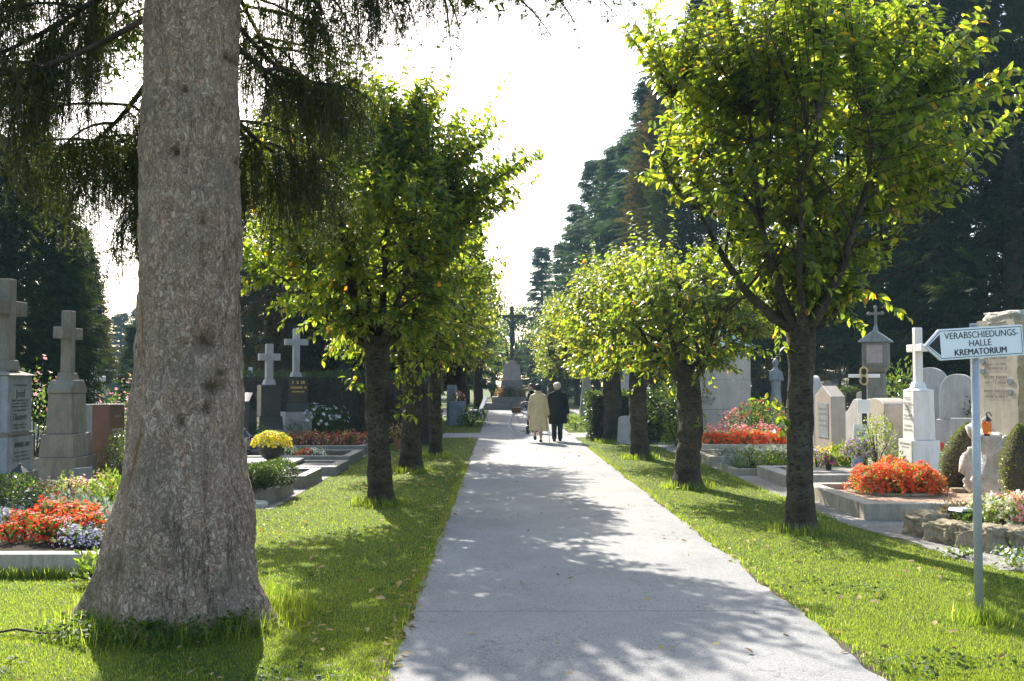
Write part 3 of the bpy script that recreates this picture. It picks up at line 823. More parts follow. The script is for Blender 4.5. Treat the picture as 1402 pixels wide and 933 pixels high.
c = _mix(nt, mu.outputs[0], c, (0.07, 0.058, 0.046))
r0_ = _ramp(nt, [(.5, (0, 0, 0)), (.68, (1, 1, 1))]); nt.links.new(n0, r0_.inputs[0])
m4 = nt.nodes.new('ShaderNodeMath'); m4.operation = 'MULTIPLY'; m4.inputs[1].default_value = .6; nt.links.new(r0_.outputs[0], m4.inputs[0])
c = _mix(nt, m4.outputs[0], c, (0.23, 0.19, 0.14))
att = nt.nodes.new('ShaderNodeAttribute'); att.attribute_name = 'scar'
sp = nt.nodes.new('ShaderNodeSeparateColor'); nt.links.new(att.outputs['Color'], sp.inputs[0])
vcr = _coord(nt, (1, 1, .13)); ncr = _noise(nt, vcr, 8.5, 5, .6)
def _mm(op, a, bb):
    q = nt.nodes.new('ShaderNodeMath'); q.operation = op
    for i_, z_ in enumerate((a, bb)):
        if z_ is None: continue
        if isinstance(z_, (int, float)): q.inputs[i_].default_value = z_
        else: nt.links.new(z_, q.inputs[i_])
    return q.outputs[0]
crk = _ramp(nt, [(0, (1, 1, 1)), (.022, (0, 0, 0))]); nt.links.new(_mm('ABSOLUTE', _mm('SUBTRACT', ncr, .5), None), crk.inputs[0])
msk = _ramp(nt, [(.46, (0, 0, 0)), (.6, (1, 1, 1))]); nt.links.new(_noise(nt, v, 1.7, 3), msk.inputs[0])
crk_f = _mm('MULTIPLY', crk.outputs[0], msk.outputs[0])
c = _mix(nt, _mm('MULTIPLY', crk_f, .5), c, (0.05, 0.038, 0.028))
c = _mix(nt, sp.outputs[0], c, (0.10, 0.07, 0.03))
c = _mix(nt, sp.outputs[1], c, (0.27, 0.135, 0.045))
c = _mix(nt, sp.outputs[2], c, (0.12, 0.115, 0.05))
nt.links.new(c, b.inputs['Base Color']); b.inputs['Roughness'].default_value = .9; b.inputs['Specular IOR Level'].default_value = .15
bp = nt.nodes.new('ShaderNodeBump'); bp.inputs['Strength'].default_value = 1; bp.inputs['Distance'].default_value = .02
ad = nt.nodes.new('ShaderNodeMath'); ad.operation = 'ADD'
mi = nt.nodes.new('ShaderNodeMath'); mi.operation = 'MINIMUM'; mi.inputs[1].default_value = .22; nt.links.new(ve.outputs['Distance'], mi.inputs[0])
m3 = nt.nodes.new('ShaderNodeMath'); m3.operation = 'MULTIPLY'; m3.inputs[1].default_value = 3.0; nt.links.new(mi.outputs[0], m3.inputs[0])
nt.links.new(_mm('SUBTRACT', m3.outputs[0], _mm('MULTIPLY', crk_f, 1.2)), ad.inputs[0]); nt.links.new(nf, ad.inputs[1])
nt.links.new(ad.outputs[0], bp.inputs['Height']); nt.links.new(bp.outputs[0], b.inputs['Normal']); nt.links.new(b.outputs[0], out.inputs[0])

rzs = [(-.15, .60), (0, .575), (.21, .545), (.5, .515), (.74, .49), (1.0, .43), (1.27, .398), (1.8, .370), (2.34, .356), (2.87, .350), (4.47, .338), (7, .31), (12, .22), (20, .05)]
zz = np.concatenate([np.arange(-.15, 5.2, .022), np.arange(5.2, 20.01, .2)])
rad = np.interp(zz, [q[0] for q in rzs], [q[1] for q in rzs])
NT = 190
th = np.linspace(0, 2 * PI, NT, endpoint=False)
SV = []; SC = []
knots = [(265, 465, .075, .09), (275, 530, .07, .06), (236, 577, .045, .05), (268, 560, .03, .05), (285, 510, .035, .035), (240, 118, .03, .03), (290, 60, .03, .03), (262, 300, .03, .025), (300, 205, .04, .035), (228, 205, .04, .04)]
kn = []
for (px, py, kx, kz) in knots:
    q = at(px, py, SPY - .42); kn.append((q.x - SPX, q.z, kx, kz))
for z, r in zip(zz, rad):
    fl_ = math.exp(-max(z, 0) / .27)
    cx = .11 * (max(0, z) / 4.4 if z < 5 else 1.13) * .6 + .02 * math.sin(z * 1.1)
    for a in th:
        ca, sa = math.cos(a), math.sin(a)
        butt = max(0, math.cos(a * 2.5 + .9)) ** 2 * .20 + max(0, math.cos(3 * a + 2.4)) ** 2 * .10 + .34 * math.exp(-((a - 3.35) / .38) ** 2) + .40 * math.exp(-((a - 6.05) / .36) ** 2)
        p = Vector((ca * r, sa * r, z))
        q = r * (1 + fl_ * (butt - .06)) + .035 * mnoise.noise(p * 1.7) + .014 * mnoise.noise(Vector((ca * 3, sa * 3, z * 3)) * 2.2)
        q += .010 * mnoise.noise(Vector((p.x, p.y, z * .55)) * 24) + .006 * mnoise.noise(Vector((p.x, p.y, z * .7)) * 55)
        # long vertical seams near the foot
        sm = math.exp(-((math.sin(a * 3.5 + .25 * math.sin(z * 2.2)) / .10) ** 2)) * max(0, 1 - z / 2.6)
        q -= .022 * sm
        x, y = ca * q, sa * q
        k = 0.0; rs = 0.0
        if sa < .2:
            for (kx, kz, kw, kh) in kn:
                d2 = ((x - kx) / kw) ** 2 + ((z - kz) / kh) ** 2
                if d2 < 4: k = max(k, math.exp(-d2 * 1.6) * (1 + .4 * mnoise.noise(p * 30)))
            q2 = q - .035 * k + (.02 * math.exp(-((d2 - 1.2) ** 2) * 3) if False else 0)
            x, y = ca * q2, sa * q2
            xr = -.255 - .03 * math.sin(z * 3.1) - .02 * math.sin(z * 8.1) - max(0, .7 - z) * .06
            if z < 2.7:
                wv = .018 + .02 * max(0, mnoise.noise(Vector((0, 0, z * 3.3))))
                rs = max(0, 1 - abs(x - xr) / wv) * min(1, max(0, .5 + 1.6 * mnoise.noise(Vector((3, 0, z * 2.1)))))
        mo = max(0, min(1, (.9 - z) * .8)) * max(0, min(1, .35 - ca * .9)) * max(0, .5 + mnoise.noise(p * 6))
        SV.append((cx + x, y, z)); SC.append((min(1, k * .9), min(1, rs * 1.1), min(1, mo), 1))
SV = np.array(SV); nr = len(zz)
i, k = np.meshgrid(np.arange(nr - 1), np.arange(NT), indexing='ij')
a_ = i * NT + k; b_ = i * NT + (k + 1) % NT
L = np.stack([a_, b_, b_ + NT, a_ + NT], -1).reshape(-1)
rw = Raw(); rw.add(SV, L, np.full(len(L) // 4, 4))
tro = rw.build('trunk', m_sbark, spruce, smooth=True)
ca_ = tro.data.color_attributes.new('scar', 'FLOAT_COLOR', 'POINT')
ca_.data.foreach_set('color', np.array(SC, np.float32).ravel())

# drooping boughs
_v = []; _f = []
rgb = np.random.default_rng(5)
for j in range(15):
    x = .02 + .95 * j / 15; a = 2.4 * j
    d = np.array([.55, math.cos(a) * .8, math.sin(a) * .8]); L_ = .33 * (1 - .3 * j / 15)
    p0 = np.array([x, 0, 0]); p1 = p0 + d * L_
    s_ = np.array([0, -math.sin(a), math.cos(a)]) * .028
    n_ = len(_v); _v += [tuple(p0 - s_), tuple(p0 + s_), tuple(p1)]; _f.append((n_, n_ + 1, n_ + 2))
T_BRUSH = (np.array(_v), _f)
_v = []; _f = []
for j in range(7):
    x = .02 + .95 * j / 7; a = 2.4 * j
    d = np.array([.55, math.cos(a) * .8, math.sin(a) * .8]); L_ = .36
    p0 = np.array([x, 0, 0]); p1 = p0 + d * L_
    s_ = np.array([0, -math.sin(a), math.cos(a)]) * .07
    n_ = len(_v); _v += [tuple(p0 - s_), tuple(p0 + s_), tuple(p1)]; _f.append((n_, n_ + 1, n_ + 2))
T_BRUSHS = (np.array(_v), _f)


def bough(rg, wood, needles, tw, az, z0, length, drop, hang, tip=0.3, step=.05, fine=True, sub=6, bare=.1):
    """one main branch with side branches, each hung with a curtain of pendent shoots"""
    r0 = np.interp(z0, [q[0] for q in rzs], [q[1] for q in rzs]) * .9
    d = np.array([math.cos(az), math.sin(az), 0])
    st = np.array([d[0] * r0, d[1] * r0, z0])
    E = st + d * length + np.array([0, 0, -drop + tip])
    c = st + d * length * .55 + np.array([0, 0, -drop * 1.25])
    lines = []
    pts = nbez(st, c, E, np.linspace(0, 1, 12)); lines.append((pts, .024 if fine else .04))
    for s in range(sub):
        t = rg.uniform(.15, .9); p = nbez(st, c, E, [t])[0]
        sd = 1 if s % 2 else -1
        dirs = d * rg.uniform(.5, .9) + np.array([-d[1], d[0], 0]) * sd * rg.uniform(.5, .95)
        L2 = length * rg.uniform(.2, .42) * (1.1 - .4 * t)
        e2 = p + dirs * L2 + np.array([0, 0, rg.uniform(-.45, -.05)])
        lines.append((nbez(p, p + dirs * L2 * .6 + np.array([0, 0, .05]), e2, np.linspace(0, 1, 8)), .014))
    BP = []; BD = []; BS = []
    for pts, rr in lines:
        wood.tube(pts, list(np.linspace(rr, rr * .25, len(pts))), 6, cap=False)
        seg = np.linalg.norm(np.diff(pts, axis=0), axis=1); cum = np.concatenate([[0], np.cumsum(seg)]); tot = cum[-1]
        for sdist in np.arange(.12 if rr < .03 else .35, tot, step):
            p = np.array([np.interp(sdist, cum, pts[:, k]) for k in range(3)]) + rg.normal(0, .02, 3)
            t = sdist / tot
            h = rg.uniform(hang[0], hang[1]) * (1.0 - .35 * abs(2 * t - 1)) * (rg.random() * .5 + .5)
            sway = rg.normal(0, .10, 3) * h; sway[2] = -h
            sp_ = rg.normal(0, .05, 3); 
            n = max(3, int(h / (.045 if fine else .12)))
            tt = np.linspace(.04, 1, n)[:, None]
            q = p + sp_ * np.minimum(1, tt * 4) + sway * tt + rg.normal(0, .008, (n, 3))
            if rg.random() < bare:
                tw.tube([p, p + sway * .5 + sp_, p + sway * 1.1 + sp_], [.004, .003, .002], 3, cap=False); continue
            tw.tube([p, p + sway * .5 + sp_, p + sway + sp_], [.004, .003, .002], 3, cap=False)
            dd = rg.normal(0, .75, (n, 3)); dd[:, 2] = -rg.uniform(.3, 1.1, n)
            BP.append(q); BD.append(dd); BS.append(rg.uniform(.06, .15, n) * np.linspace(1.15, .7, n) * (1 if fine else 2.3))
        # needles along the branch itself
        m = max(4, int(tot / (.05 if fine else .12)))
        tt = np.linspace(.12, 1, m)
        q = np.stack([np.interp(tt * tot, cum, pts[:, k]) for k in range(3)], 1)
        dd = rg.normal(0, .7, (m, 3)); dd[:, 2] -= .2
        BP.append(q); BD.append(dd); BS.append(rg.uniform(.07, .12, m) * (1 if fine else 2.2))
    P_ = np.concatenate(BP); D_ = np.concatenate(BD); S_ = np.concatenate(BS)
    needles.scatter(*(T_BRUSH if fine else T_BRUSHS), P_, D_, rg.normal(0, 1, P_.shape), S_)


rg = np.random.default_rng(77)
near_boughs = [  # azimuth deg, height, length, drop, hang lo, hi
    (175, 5.3, 2.6, .8, .3, .8), (160, 4.9, 3.0, .8, .4, 1.0), (140, 5.3, 3.4, .9, .5, 1.2), (122, 4.5, 2.6, .8, .5, 1.15), (150, 5.7, 4.0, 1.1, .5, 1.2),
    (108, 4.3, 1.7, .75, .5, 1.2), (134, 4.2, 2.4, .6, .3, .8), (192, 5.3, 2.2, .6, .2, .6), (116, 3.45, 1.35, .4, .4, .9), (168, 4.4, 2.2, .5, .25, .6),
    (56, 4.6, 1.4, .55, .3, .8), (40, 4.3, 1.15, .4, .25, .7), (76, 4.0, 1.75, .55, .35, .8), (22, 5.0, 1.1, .45, .3, .9), (80, 5.2, 2.6, .8, .4, .9), (66, 3.9, 1.5, .45, .3, .9),
    (14, 5.45, 2.9, .6, .12, .32), (28, 5.65, 3.2, .65, .15, .35), (-6, 5.5, 2.4, .5, .12, .3), (36, 5.5, 2.6, .6, .15, .4), (46, 5.7, 1.7, .7, .3, .8)]
for (az, z0, ln, dr, h0, h1) in near_boughs:
    wood = MB(); nd = Raw(); tw = MB()
    bough(rg, wood, nd, tw, R(az), z0, ln, dr, (h0, h1), step=(.034 if az < 90 else .027) if h1 > .6 else .045, bare=.08, sub=10)
    bo = wood.build('bough', m_conbark, spruce, smooth=True)
    tw.build('bare_twigs', m_deadtwig, bo); nd.build('needles', m_needle, bo)
wood = MB(); nd = Raw(); tw = MB()
z0 = 6.3
while z0 < 19.5:
    for k in range(6):
        az = rg.uniform(0, 2 * PI); ln = (20.5 - z0) * .20 + .5
        bough(rg, wood, nd, tw, az, z0 + rg.uniform(-.25, .25), ln, ln * .32, (.3, .8), step=.22, fine=False, sub=5, bare=.05)
    z0 += .75
bo = wood.build('crown', m_conbark, spruce, smooth=True)
tw.build('bare_twigs', m_deadtwig, bo); nd.build('needles', m_needle, bo)

# ------------------------------------------------------------------ background conifers and broadleaves
_v = []; _f = []
for j in range(9):
    x = .06 + .1 * j; sd = 1 if j % 2 else -1
    L_ = .42 * (1 - .045 * j); ang = .62
    ex, ey = x + L_ * math.cos(ang), sd * L_ * math.sin(ang)
    mx_, my_ = (x + ex) / 2, ey / 2
    wx, wy = -.055 * sd * math.sin(ang), .055 * math.cos(ang)
    n_ = len(_v); _v += [(x, 0, 0), (mx_ + wx, my_ + wy, -.03), (ex, ey, -.12), (mx_ - wx, my_ - wy, -.03)]; _f.append((n_, n_ + 1, n_ + 2, n_ + 3))
_v += [(0, 0, 0), (.5, .04, .02), (1.08, 0, -.12), (.5, -.04, .02)]; n_ = len(_v) - 4; _f.append((n_, n_ + 1, n_ + 2, n_ + 3))
T_FAN = (np.array(_v), _f)


def cypress(name, label, loc, H, Rr, z0, seed, n=5200, mat=None, s=.42, group=None, droop=.35, taper=.55, tr=.28):
    """dense column of flat drooping sprays"""
    rg = np.random.default_rng(seed)
    root = thing(name, label, 'tree', loc, 0, group)
    mb = MB(); mb.tube([(0, 0, -.1), (0.03, 0, H * .3), (0, .03, H * .7), (0, 0, H * .96)], [tr * 1.15, tr, tr * .55, .03], 10)
    mb.build('trunk', m_conbark, root, smooth=True)
    t = rg.random(n) ** 1.0; a = rg.random(n) * 2 * PI
    prof = np.interp(t, [0, .08, .3, .6, .85, 1], [.75, 1, 1 - .15 * taper, 1 - .45 * taper, (1 - taper) * .75, .06])
    nz = np.array([mnoise.noise(Vector((math.cos(q) * 1.6, math.sin(q) * 1.6, u * H * .42 + seed * 11))) + .6 * mnoise.noise(Vector((math.cos(q) * 3.6, math.sin(q) * 3.6, u * H * 1.1 + seed))) for q, u in zip(a, t)])
    rr = Rr * prof * (1 + .34 * nz) * (1 - .55 * rg.random(n) ** 2.2)
    P = np.stack([rr * np.cos(a), rr * np.sin(a), z0 + t * (H - z0)], 1)
    D = np.stack([np.cos(a + rg.normal(0, .5, n)), np.sin(a + rg.normal(0, .5, n)), rg.normal(.25 - droop, .45, n) + .55 * t], 1)
    U = np.stack([rg.normal(0, .6, n), rg.normal(0, .6, n), np.ones(n)], 1)
    cr = Raw(); cr.scatter(*T_FAN, P, D, U, s * rg.uniform(.6, 1.3, n))
    cr.build('crown', mat or m_thuja, root)
    return root


def fir(name, label, loc, H, Rr, z0, seed, whorl=.42, per=8, s=.5, mat=None, group=None, droop=.25, tr=.25, pw=.85, gapy=0.0):
    """layered conifer: whorls of branches dressed with fans"""
    rg = np.random.default_rng(seed)
    root = thing(name, label, 'tree', loc, 0, group)
    wood = MB(); wood.tube([(0, 0, -.1), (0, 0.02, H * .5), (0, 0, H)], [tr, tr * .6, .02], 9)
    P = []; D = []; Sz = []
    z = z0
    while z < H - .1:
        t = (z - z0) / (H - z0)
        for k in range(per):
            if rg.random() < gapy: continue
            a = rg.random() * 2 * PI; L = Rr * (1 - t) ** pw * rg.uniform(.62, 1.12) + .15
            st = np.array([0, 0, z + rg.uniform(-.2, .2)]); d = np.array([math.cos(a), math.sin(a), 0])
            E = st + d * L + np.array([0, 0, L * (-droop + .45 * t * t)]); c_ = st + d * L * .6 + np.array([0, 0, -L * droop * .9])
            wood.tube(nbez(st, c_, E, np.linspace(0, 1, 4)), [.03, .022, .014, .006], 3, cap=False)
            m = max(3, int(L / (s * .32)))
            tt = np.linspace(.22, 1, m); q = nbez(st, c_, E, tt)
            for sd in (-1, 1, 0):
                dd = np.tile(d * .75, (m, 1)) + np.array([-d[1], d[0], 0]) * sd * .8 + rg.normal(0, .18, (m, 3)); dd[:, 2] -= .22
                P.append(q); D.append(dd); Sz.append(s * rg.uniform(.6, 1.15, m) * (1.05 - .35 * tt))
        z += whorl * (1 - .45 * t)
    wood.build('trunk', m_conbark, root)
    P = np.concatenate(P); D = np.concatenate(D); Sz = np.concatenate(Sz)
    U = np.stack([rg.normal(0, .35, len(P)), rg.normal(0, .35, len(P)), np.ones(len(P))], 1)
    cr = Raw(); cr.scatter(*T_FAN, P, D, U, Sz); cr.build('crown', mat or m_fir, root)
    return root


def broad(name, label, loc, H, Rr, z0, seed, n=5000, s=.22, mat=None, group=None, tr=.25):
    rg = np.random.default_rng(seed)
    root = thing(name, label, 'tree', loc, 0, group)
    wood = MB(); wood.tube([(0, 0, -.1), (.05, 0, z0), (0, .1, H * .6)], [tr * 1.2, tr, tr * .4], 9)
    nc = 26; cc = []
    for k in range(nc):
        a = rg.random() * 2 * PI; t = rg.random(); q = Rr * .8 * math.sqrt(rg.random()) * math.sin(PI * (.18 + .78 * t))
        c_ = np.array([q * math.cos(a), q * math.sin(a), z0 + (.08 + .86 * t) * (H - z0)]); cc.append(c_)
        wood.tube([(0, 0, z0 * .9 + t * (H - z0) * .4), tuple(c_ * .55 + np.array([0, 0, .2])), tuple(c_)], [tr * .35, tr * .18, .02], 5, cap=False)
    wood.build('trunk', m_conbark, root, smooth=True)
    cc = np.array(cc); i = rg.integers(0, nc, n)
    v = rg.normal(0, 1, (n, 3)); v /= np.linalg.norm(v, axis=1, keepdims=True)
    P = cc[i] + v * (rg.random(n) ** .5)[:, None] * np.array([.34 * Rr, .34 * Rr, .17 * (H - z0)]) * rg.uniform(.7, 1.2, (n, 1))
    D = v * .7 + rg.normal(0, .5, (n, 3)); D[:, 2] -= .3
    cr = Raw(); cr.scatter(*T_LEAFS, P, D, rg.normal(0, .5, (n, 3)) + np.array([0, 0, 1]), s * rg.uniform(.6, 1.2, n))
    cr.build('crown', mat or m_broad, root)
    return root


def xy(px, Yd):
    p = at(px, 520, Yd); return (p.x, p.y, 0)


# right: the dark wall of cypresses
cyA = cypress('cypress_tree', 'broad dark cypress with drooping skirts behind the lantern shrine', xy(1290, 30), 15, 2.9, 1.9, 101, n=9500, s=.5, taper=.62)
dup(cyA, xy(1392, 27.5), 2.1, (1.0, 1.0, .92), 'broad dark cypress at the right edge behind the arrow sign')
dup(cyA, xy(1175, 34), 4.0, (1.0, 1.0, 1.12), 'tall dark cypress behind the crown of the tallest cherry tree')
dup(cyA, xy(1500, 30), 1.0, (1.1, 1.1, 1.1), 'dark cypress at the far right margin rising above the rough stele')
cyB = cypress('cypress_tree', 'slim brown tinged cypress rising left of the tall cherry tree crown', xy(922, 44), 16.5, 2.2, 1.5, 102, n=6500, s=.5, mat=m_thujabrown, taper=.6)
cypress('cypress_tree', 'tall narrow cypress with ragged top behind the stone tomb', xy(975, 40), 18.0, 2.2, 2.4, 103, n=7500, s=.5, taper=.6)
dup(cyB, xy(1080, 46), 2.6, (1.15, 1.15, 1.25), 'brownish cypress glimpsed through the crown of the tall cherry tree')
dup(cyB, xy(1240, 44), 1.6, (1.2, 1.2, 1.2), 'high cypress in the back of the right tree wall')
# right-centre firs
firA = fir('fir_tree', 'hazy fir with open tufted crown left of the slim cypress', xy(818, 62), 15.8, 3.6, 2.5, 201, whorl=.62, per=9, s=1.0, pw=.92, droop=.12, gapy=.14)
dup(firA, xy(790, 66), 2.0, (.85, .85, .86), 'hazy shorter fir beside the tufted fir')
dup(firA, xy(874, 55), 4.0, (1.05, 1.05, 1.02), 'hazy fir between the tufted fir and the slim cypress')
dup(firA, xy(846, 58), 5.2, (1.0, 1.0, 1.0), 'dense hazy fir behind the straight right cherry trunks')
dup(firA, xy(770, 70), .7, (.75, .75, .72), 'small hazy fir behind the woman in black')
dup(firA, xy(896, 50), 3.1, (1.0, 1.0, 1.12), 'tall blue green fir pressed against the slim brown cypress')
firB = fir('fir_tree', 'pointed hazy fir nearest the sky gap over the path', xy(742, 78), 12.2, 2.2, 1.5, 202, whorl=.55, per=8, s=.8, pw=.9)
# far ring
far = fir('fir_tree', 'distant hazy spruce seen through the gap by the big trunk', xy(165, 85), 7.6, 2.3, .6, 203, whorl=.45, per=9, s=.75, pw=.9)
gi = 0
for (px, Yd, s_, lab) in ((135, 92, 1.1, 'distant hazy spruce beside the stone cross of the weathered pedestal'), (190, 100, 1.25, 'distant blue hazed spruce touching the big trunk'), (112, 88, 1.35, 'distant spruce behind the weathered stone cross'),
                          (345, 88, 1.7, 'distant spruce behind the small white topped cross'),
                          (1115, 84, 1.6, 'distant teal spruce behind the pointed gravestone'), (1240, 90, 1.7, 'distant spruce behind the marble cross'),
                          (1040, 88, 1.6, 'distant spruce behind the red rose bush'), (880, 84, 1.5, 'distant spruce behind the right hedge'), (560, 90, 1.8, 'distant spruce behind the left hedge'), (800, 92, 1.5, 'distant spruce behind the woman in black'),
                          (400, 98, 1.9, 'distant spruce behind the black crosses'), (1180, 98, 1.8, 'distant spruce behind the lantern shrine')):
    gi += 1; dup(far, xy(px, Yd), gi * 1.3, (s_, s_, s_ * .95), lab, 'distant spruces round the cemetery'); 
far['group'] = 'distant spruces round the cemetery'
# centre haze
bA = broad('broadleaf_tree', 'pale hazy tree directly behind the crucifix', xy(706, 86), 8.2, 3.2, 2.0, 301, n=3600, s=.35)
dup(bA, xy(655, 80), 1.3, (1, 1, 1.35), 'tall hazy tree above the left cherry row end')
dup(bA, xy(745, 90), 2.3, (1, 1, .9), 'hazy tree right of the crucifix behind the steps')
dup(bA, xy(676, 98), 3.3, (1.1, 1.1, .75), 'low hazy tree left of the crucifix')
# left side
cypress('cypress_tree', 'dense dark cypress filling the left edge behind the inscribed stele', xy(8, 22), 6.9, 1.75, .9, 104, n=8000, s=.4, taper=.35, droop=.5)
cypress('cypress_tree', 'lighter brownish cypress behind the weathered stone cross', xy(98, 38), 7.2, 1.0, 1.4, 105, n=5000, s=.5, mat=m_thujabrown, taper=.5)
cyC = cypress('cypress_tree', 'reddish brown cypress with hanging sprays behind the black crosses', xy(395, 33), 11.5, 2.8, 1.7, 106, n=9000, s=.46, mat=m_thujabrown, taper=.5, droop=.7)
dup(cyC, xy(478, 36), 2.0, (1, 1, 1.0), 'dark hanging cypress behind the dark shaded cherry tree')
dup(cyC, xy(560, 42), 3.3, (.85, .85, .9), 'dark cypress behind the left hedge and the slim cherry')
firC = fir('fir_tree', 'tall blue green fir behind the hanging boughs right of the big trunk', xy(422, 46), 15.6, 3.2, 2, 204, whorl=.6, per=8, s=.8, pw=.75)
dup(firC, xy(572, 60), 2, (.95, .95, 1.10), 'blue green fir peeping over the dark shaded cherry crown')
dup(firC, xy(640, 70), 1, (.8, .8, .95), 'hazy fir behind the left cherry row near the path')
dup(firC, xy(40, 50), 5, (1, 1, .95), 'hazy fir over the dense dark cypress at the left edge')
cypress('cypress_tree', 'slender dark column cypress at the edge of the big trunk', xy(183, 33), 3.4, .55, .2, 107, n=1500, s=.25, taper=.9, tr=.06)
# ------------------------------------------------------------------ plants
def shrub(name, label, cat, loc, rx, ry, h, mat, n, s, bloom=None, seed=1, shape='dome', group=None, tpl=None, upright=.3, lump=.35, stem_n=7, topb=.35, parent_thing=None):
    """bloom = (material, count, size, template)"""
    rg = np.random.default_rng(seed)
    root = thing(name, label, cat, loc, rg.random() * .01, group)
    v = rg.normal(0, 1, (n, 3)); v /= np.linalg.norm(v, axis=1, keepdims=True)
    if shape == 'dome': v[:, 2] = np.abs(v[:, 2])
    r = rg.random(n) ** .38
    nz = np.array([mnoise.noise(Vector(q) * 2.3 + Vector((seed, seed * 2.1, 0))) for q in v])
    r *= 1 + lump * nz
    if shape == 'dome': P = np.stack([v[:, 0] * r * rx, v[:, 1] * r * ry, v[:, 2] * r * h * .97 + .02], 1)
    elif shape == 'box': 
        P = rg.uniform(-1, 1, (n, 3)); ax = rg.integers(0, 3, n); sg = np.where(rg.random(n) < .5, -1, 1)
        P[np.arange(n), ax] = sg * rg.uniform(.86, 1.02, n)
        P = P * np.array([rx, ry, h / 2]) * (1 + .07 * nz[:, None]) + np.array([0, 0, h / 2])
        v = P - np.array([0, 0, h / 2]); v /= np.linalg.norm(v, axis=1, keepdims=True)
    else: P = np.stack([v[:, 0] * r * rx, v[:, 1] * r * ry, h / 2 + v[:, 2] * r * h / 2], 1)
    D = v * .8 + rg.normal(0, .45, (n, 3)); D[:, 2] += upright
    U = np.stack([rg.normal(0, .6, n), rg.normal(0, .6, n), np.ones(n)], 1)
    st = MB()
    for k in range(stem_n):
        a = rg.random() * 2 * PI
        e = np.array([rx * .7 * math.cos(a), ry * .7 * math.sin(a), h * rg.uniform(.5, .85)])
        st.tube([(0, 0, 0), tuple(e * [.35, .35, .5]), tuple(e)], [.008 + .01 * h, .006 + .006 * h, .003], 4, cap=False)
    st.build('stems', m_conbark, root)
    fo = Raw(); fo.scatter(*(tpl or T_LEAFS), P, D, U, s * rg.uniform(.6, 1.25, n)); fo.build('foliage', mat, root)
    if bloom:
        bm_, bn, bs, bt = bloom
        v = rg.normal(0, 1, (bn, 3)); v[:, 2] = np.abs(v[:, 2]) + topb * rg.random(bn) - (0 if topb >= 0 else .3); v /= np.linalg.norm(v, axis=1, keepdims=True)
        nz = np.array([mnoise.noise(Vector(q) * 2.3 + Vector((seed, seed * 2.1, 0))) for q in v])
        r = (.92 + .16 * rg.random(bn)) * (1 + lump * nz)
        zc = 0 if shape == 'dome' else h / 2; zh = h if shape == 'dome' else h / 2
        P = np.stack([v[:, 0] * r * rx, v[:, 1] * r * ry, zc + v[:, 2] * r * zh], 1)
        D = v + rg.normal(0, .4, (bn, 3)); D[:, 2] += .25
        U = rg.normal(0, 1, (bn, 3))
        bl = Raw(); bl.scatter(*bt, P, D, U, bs * rg.uniform(.65, 1.2, bn)); bl.build('blossoms', bm_, root)
    return root


def egg_bush(name, label, loc, rx, h, lean, mat, n, s, seed, cat='bush'):
    """clipped egg with a lean"""
    rg = np.random.default_rng(seed); root = thing(name, label, cat, loc)
    core = MB(); rings = []
    for i in range(13):
        t = i / 12; rr = rx * .94 * math.sin(PI * (t * .93 + .07) ** .8) ** .72 if t < 1 else .01
        rings.append(((lean[0] * t * t, lean[1] * t * t, h * t * .97), max(rr, .02), max(rr, .02)))
    core.loft(rings, 14).build('branches', m_conbark, root, smooth=True)
    t = rg.random(n); a = rg.random(n) * 2 * PI
    rr = rx * np.sin(PI * (t * .93 + .07) ** .8) ** .72 * rg.uniform(.93, 1.08, n)
    P = np.stack([lean[0] * t * t + rr * np.cos(a), lean[1] * t * t + rr * np.sin(a), h * t], 1)
    D = np.stack([np.cos(a), np.sin(a), (t - .4) * 2], 1) + rg.normal(0, .5, (n, 3))
    fo = Raw(); fo.scatter(*T_LEAFS, P, D, rg.normal(0, 1, (n, 3)), s * rg.uniform(.7, 1.2, n)); fo.build('foliage', mat, root)
    return root


# ------------------------------------------------------------------ graves: borders
def plot(label, x0, y0, x1, y1, h, wd, mat, fill, fill_z=None, group=None, name='grave_border', z0=-.05, slab=None):
    cx, cy = (x0 + x1) / 2, (y0 + y1) / 2
    root = thing(name, label, 'grave border', (cx, cy, 0), 0, group)
    a, b = (x1 - x0) / 2, (y1 - y0) / 2
    for q in ((-a, -b, a, -b + wd), (-a, b - wd, a, b), (-a, -b + wd + .003, -a + wd, b - wd - .003), (a - wd, -b + wd + .003, a, b - wd - .003)):
        k = MB(); k.box(q[0], q[1], z0, q[2], q[3], h); k.build('kerb', mat, root, bevel=.012)
    fz = h - .03 if fill_z is None else fill_z
    nx, ny = max(2, int((x1 - x0) / .12)), max(2, int((y1 - y0) / .12))
    vs = [(-a + wd * .9 + (2 * a - 1.8 * wd) * i / nx, -b + wd * .9 + (2 * b - 1.8 * wd) * j / ny, fz + .018 * mnoise.noise(Vector((i * .5, j * .5, cx)))) for j in range(ny + 1) for i in range(nx + 1)]
    fs = [(j * (nx + 1) + i, j * (nx + 1) + i + 1, (j + 1) * (nx + 1) + i + 1, (j + 1) * (nx + 1) + i) for j in range(ny) for i in range(nx)]
    me = bpy.data.meshes.new('bed'); me.from_pydata(vs, [], fs); me.materials.append(fill); link('bed', me, root)
    if slab:
        sx0, sy0, sx1, sy1, th_, sm = slab
        k = MB(); k.box(sx0 - cx, sy0 - cy, h + .002, sx1 - cx, sy1 - cy, h + th_); k.build('slab', sm, root, bevel=.008)
    return root


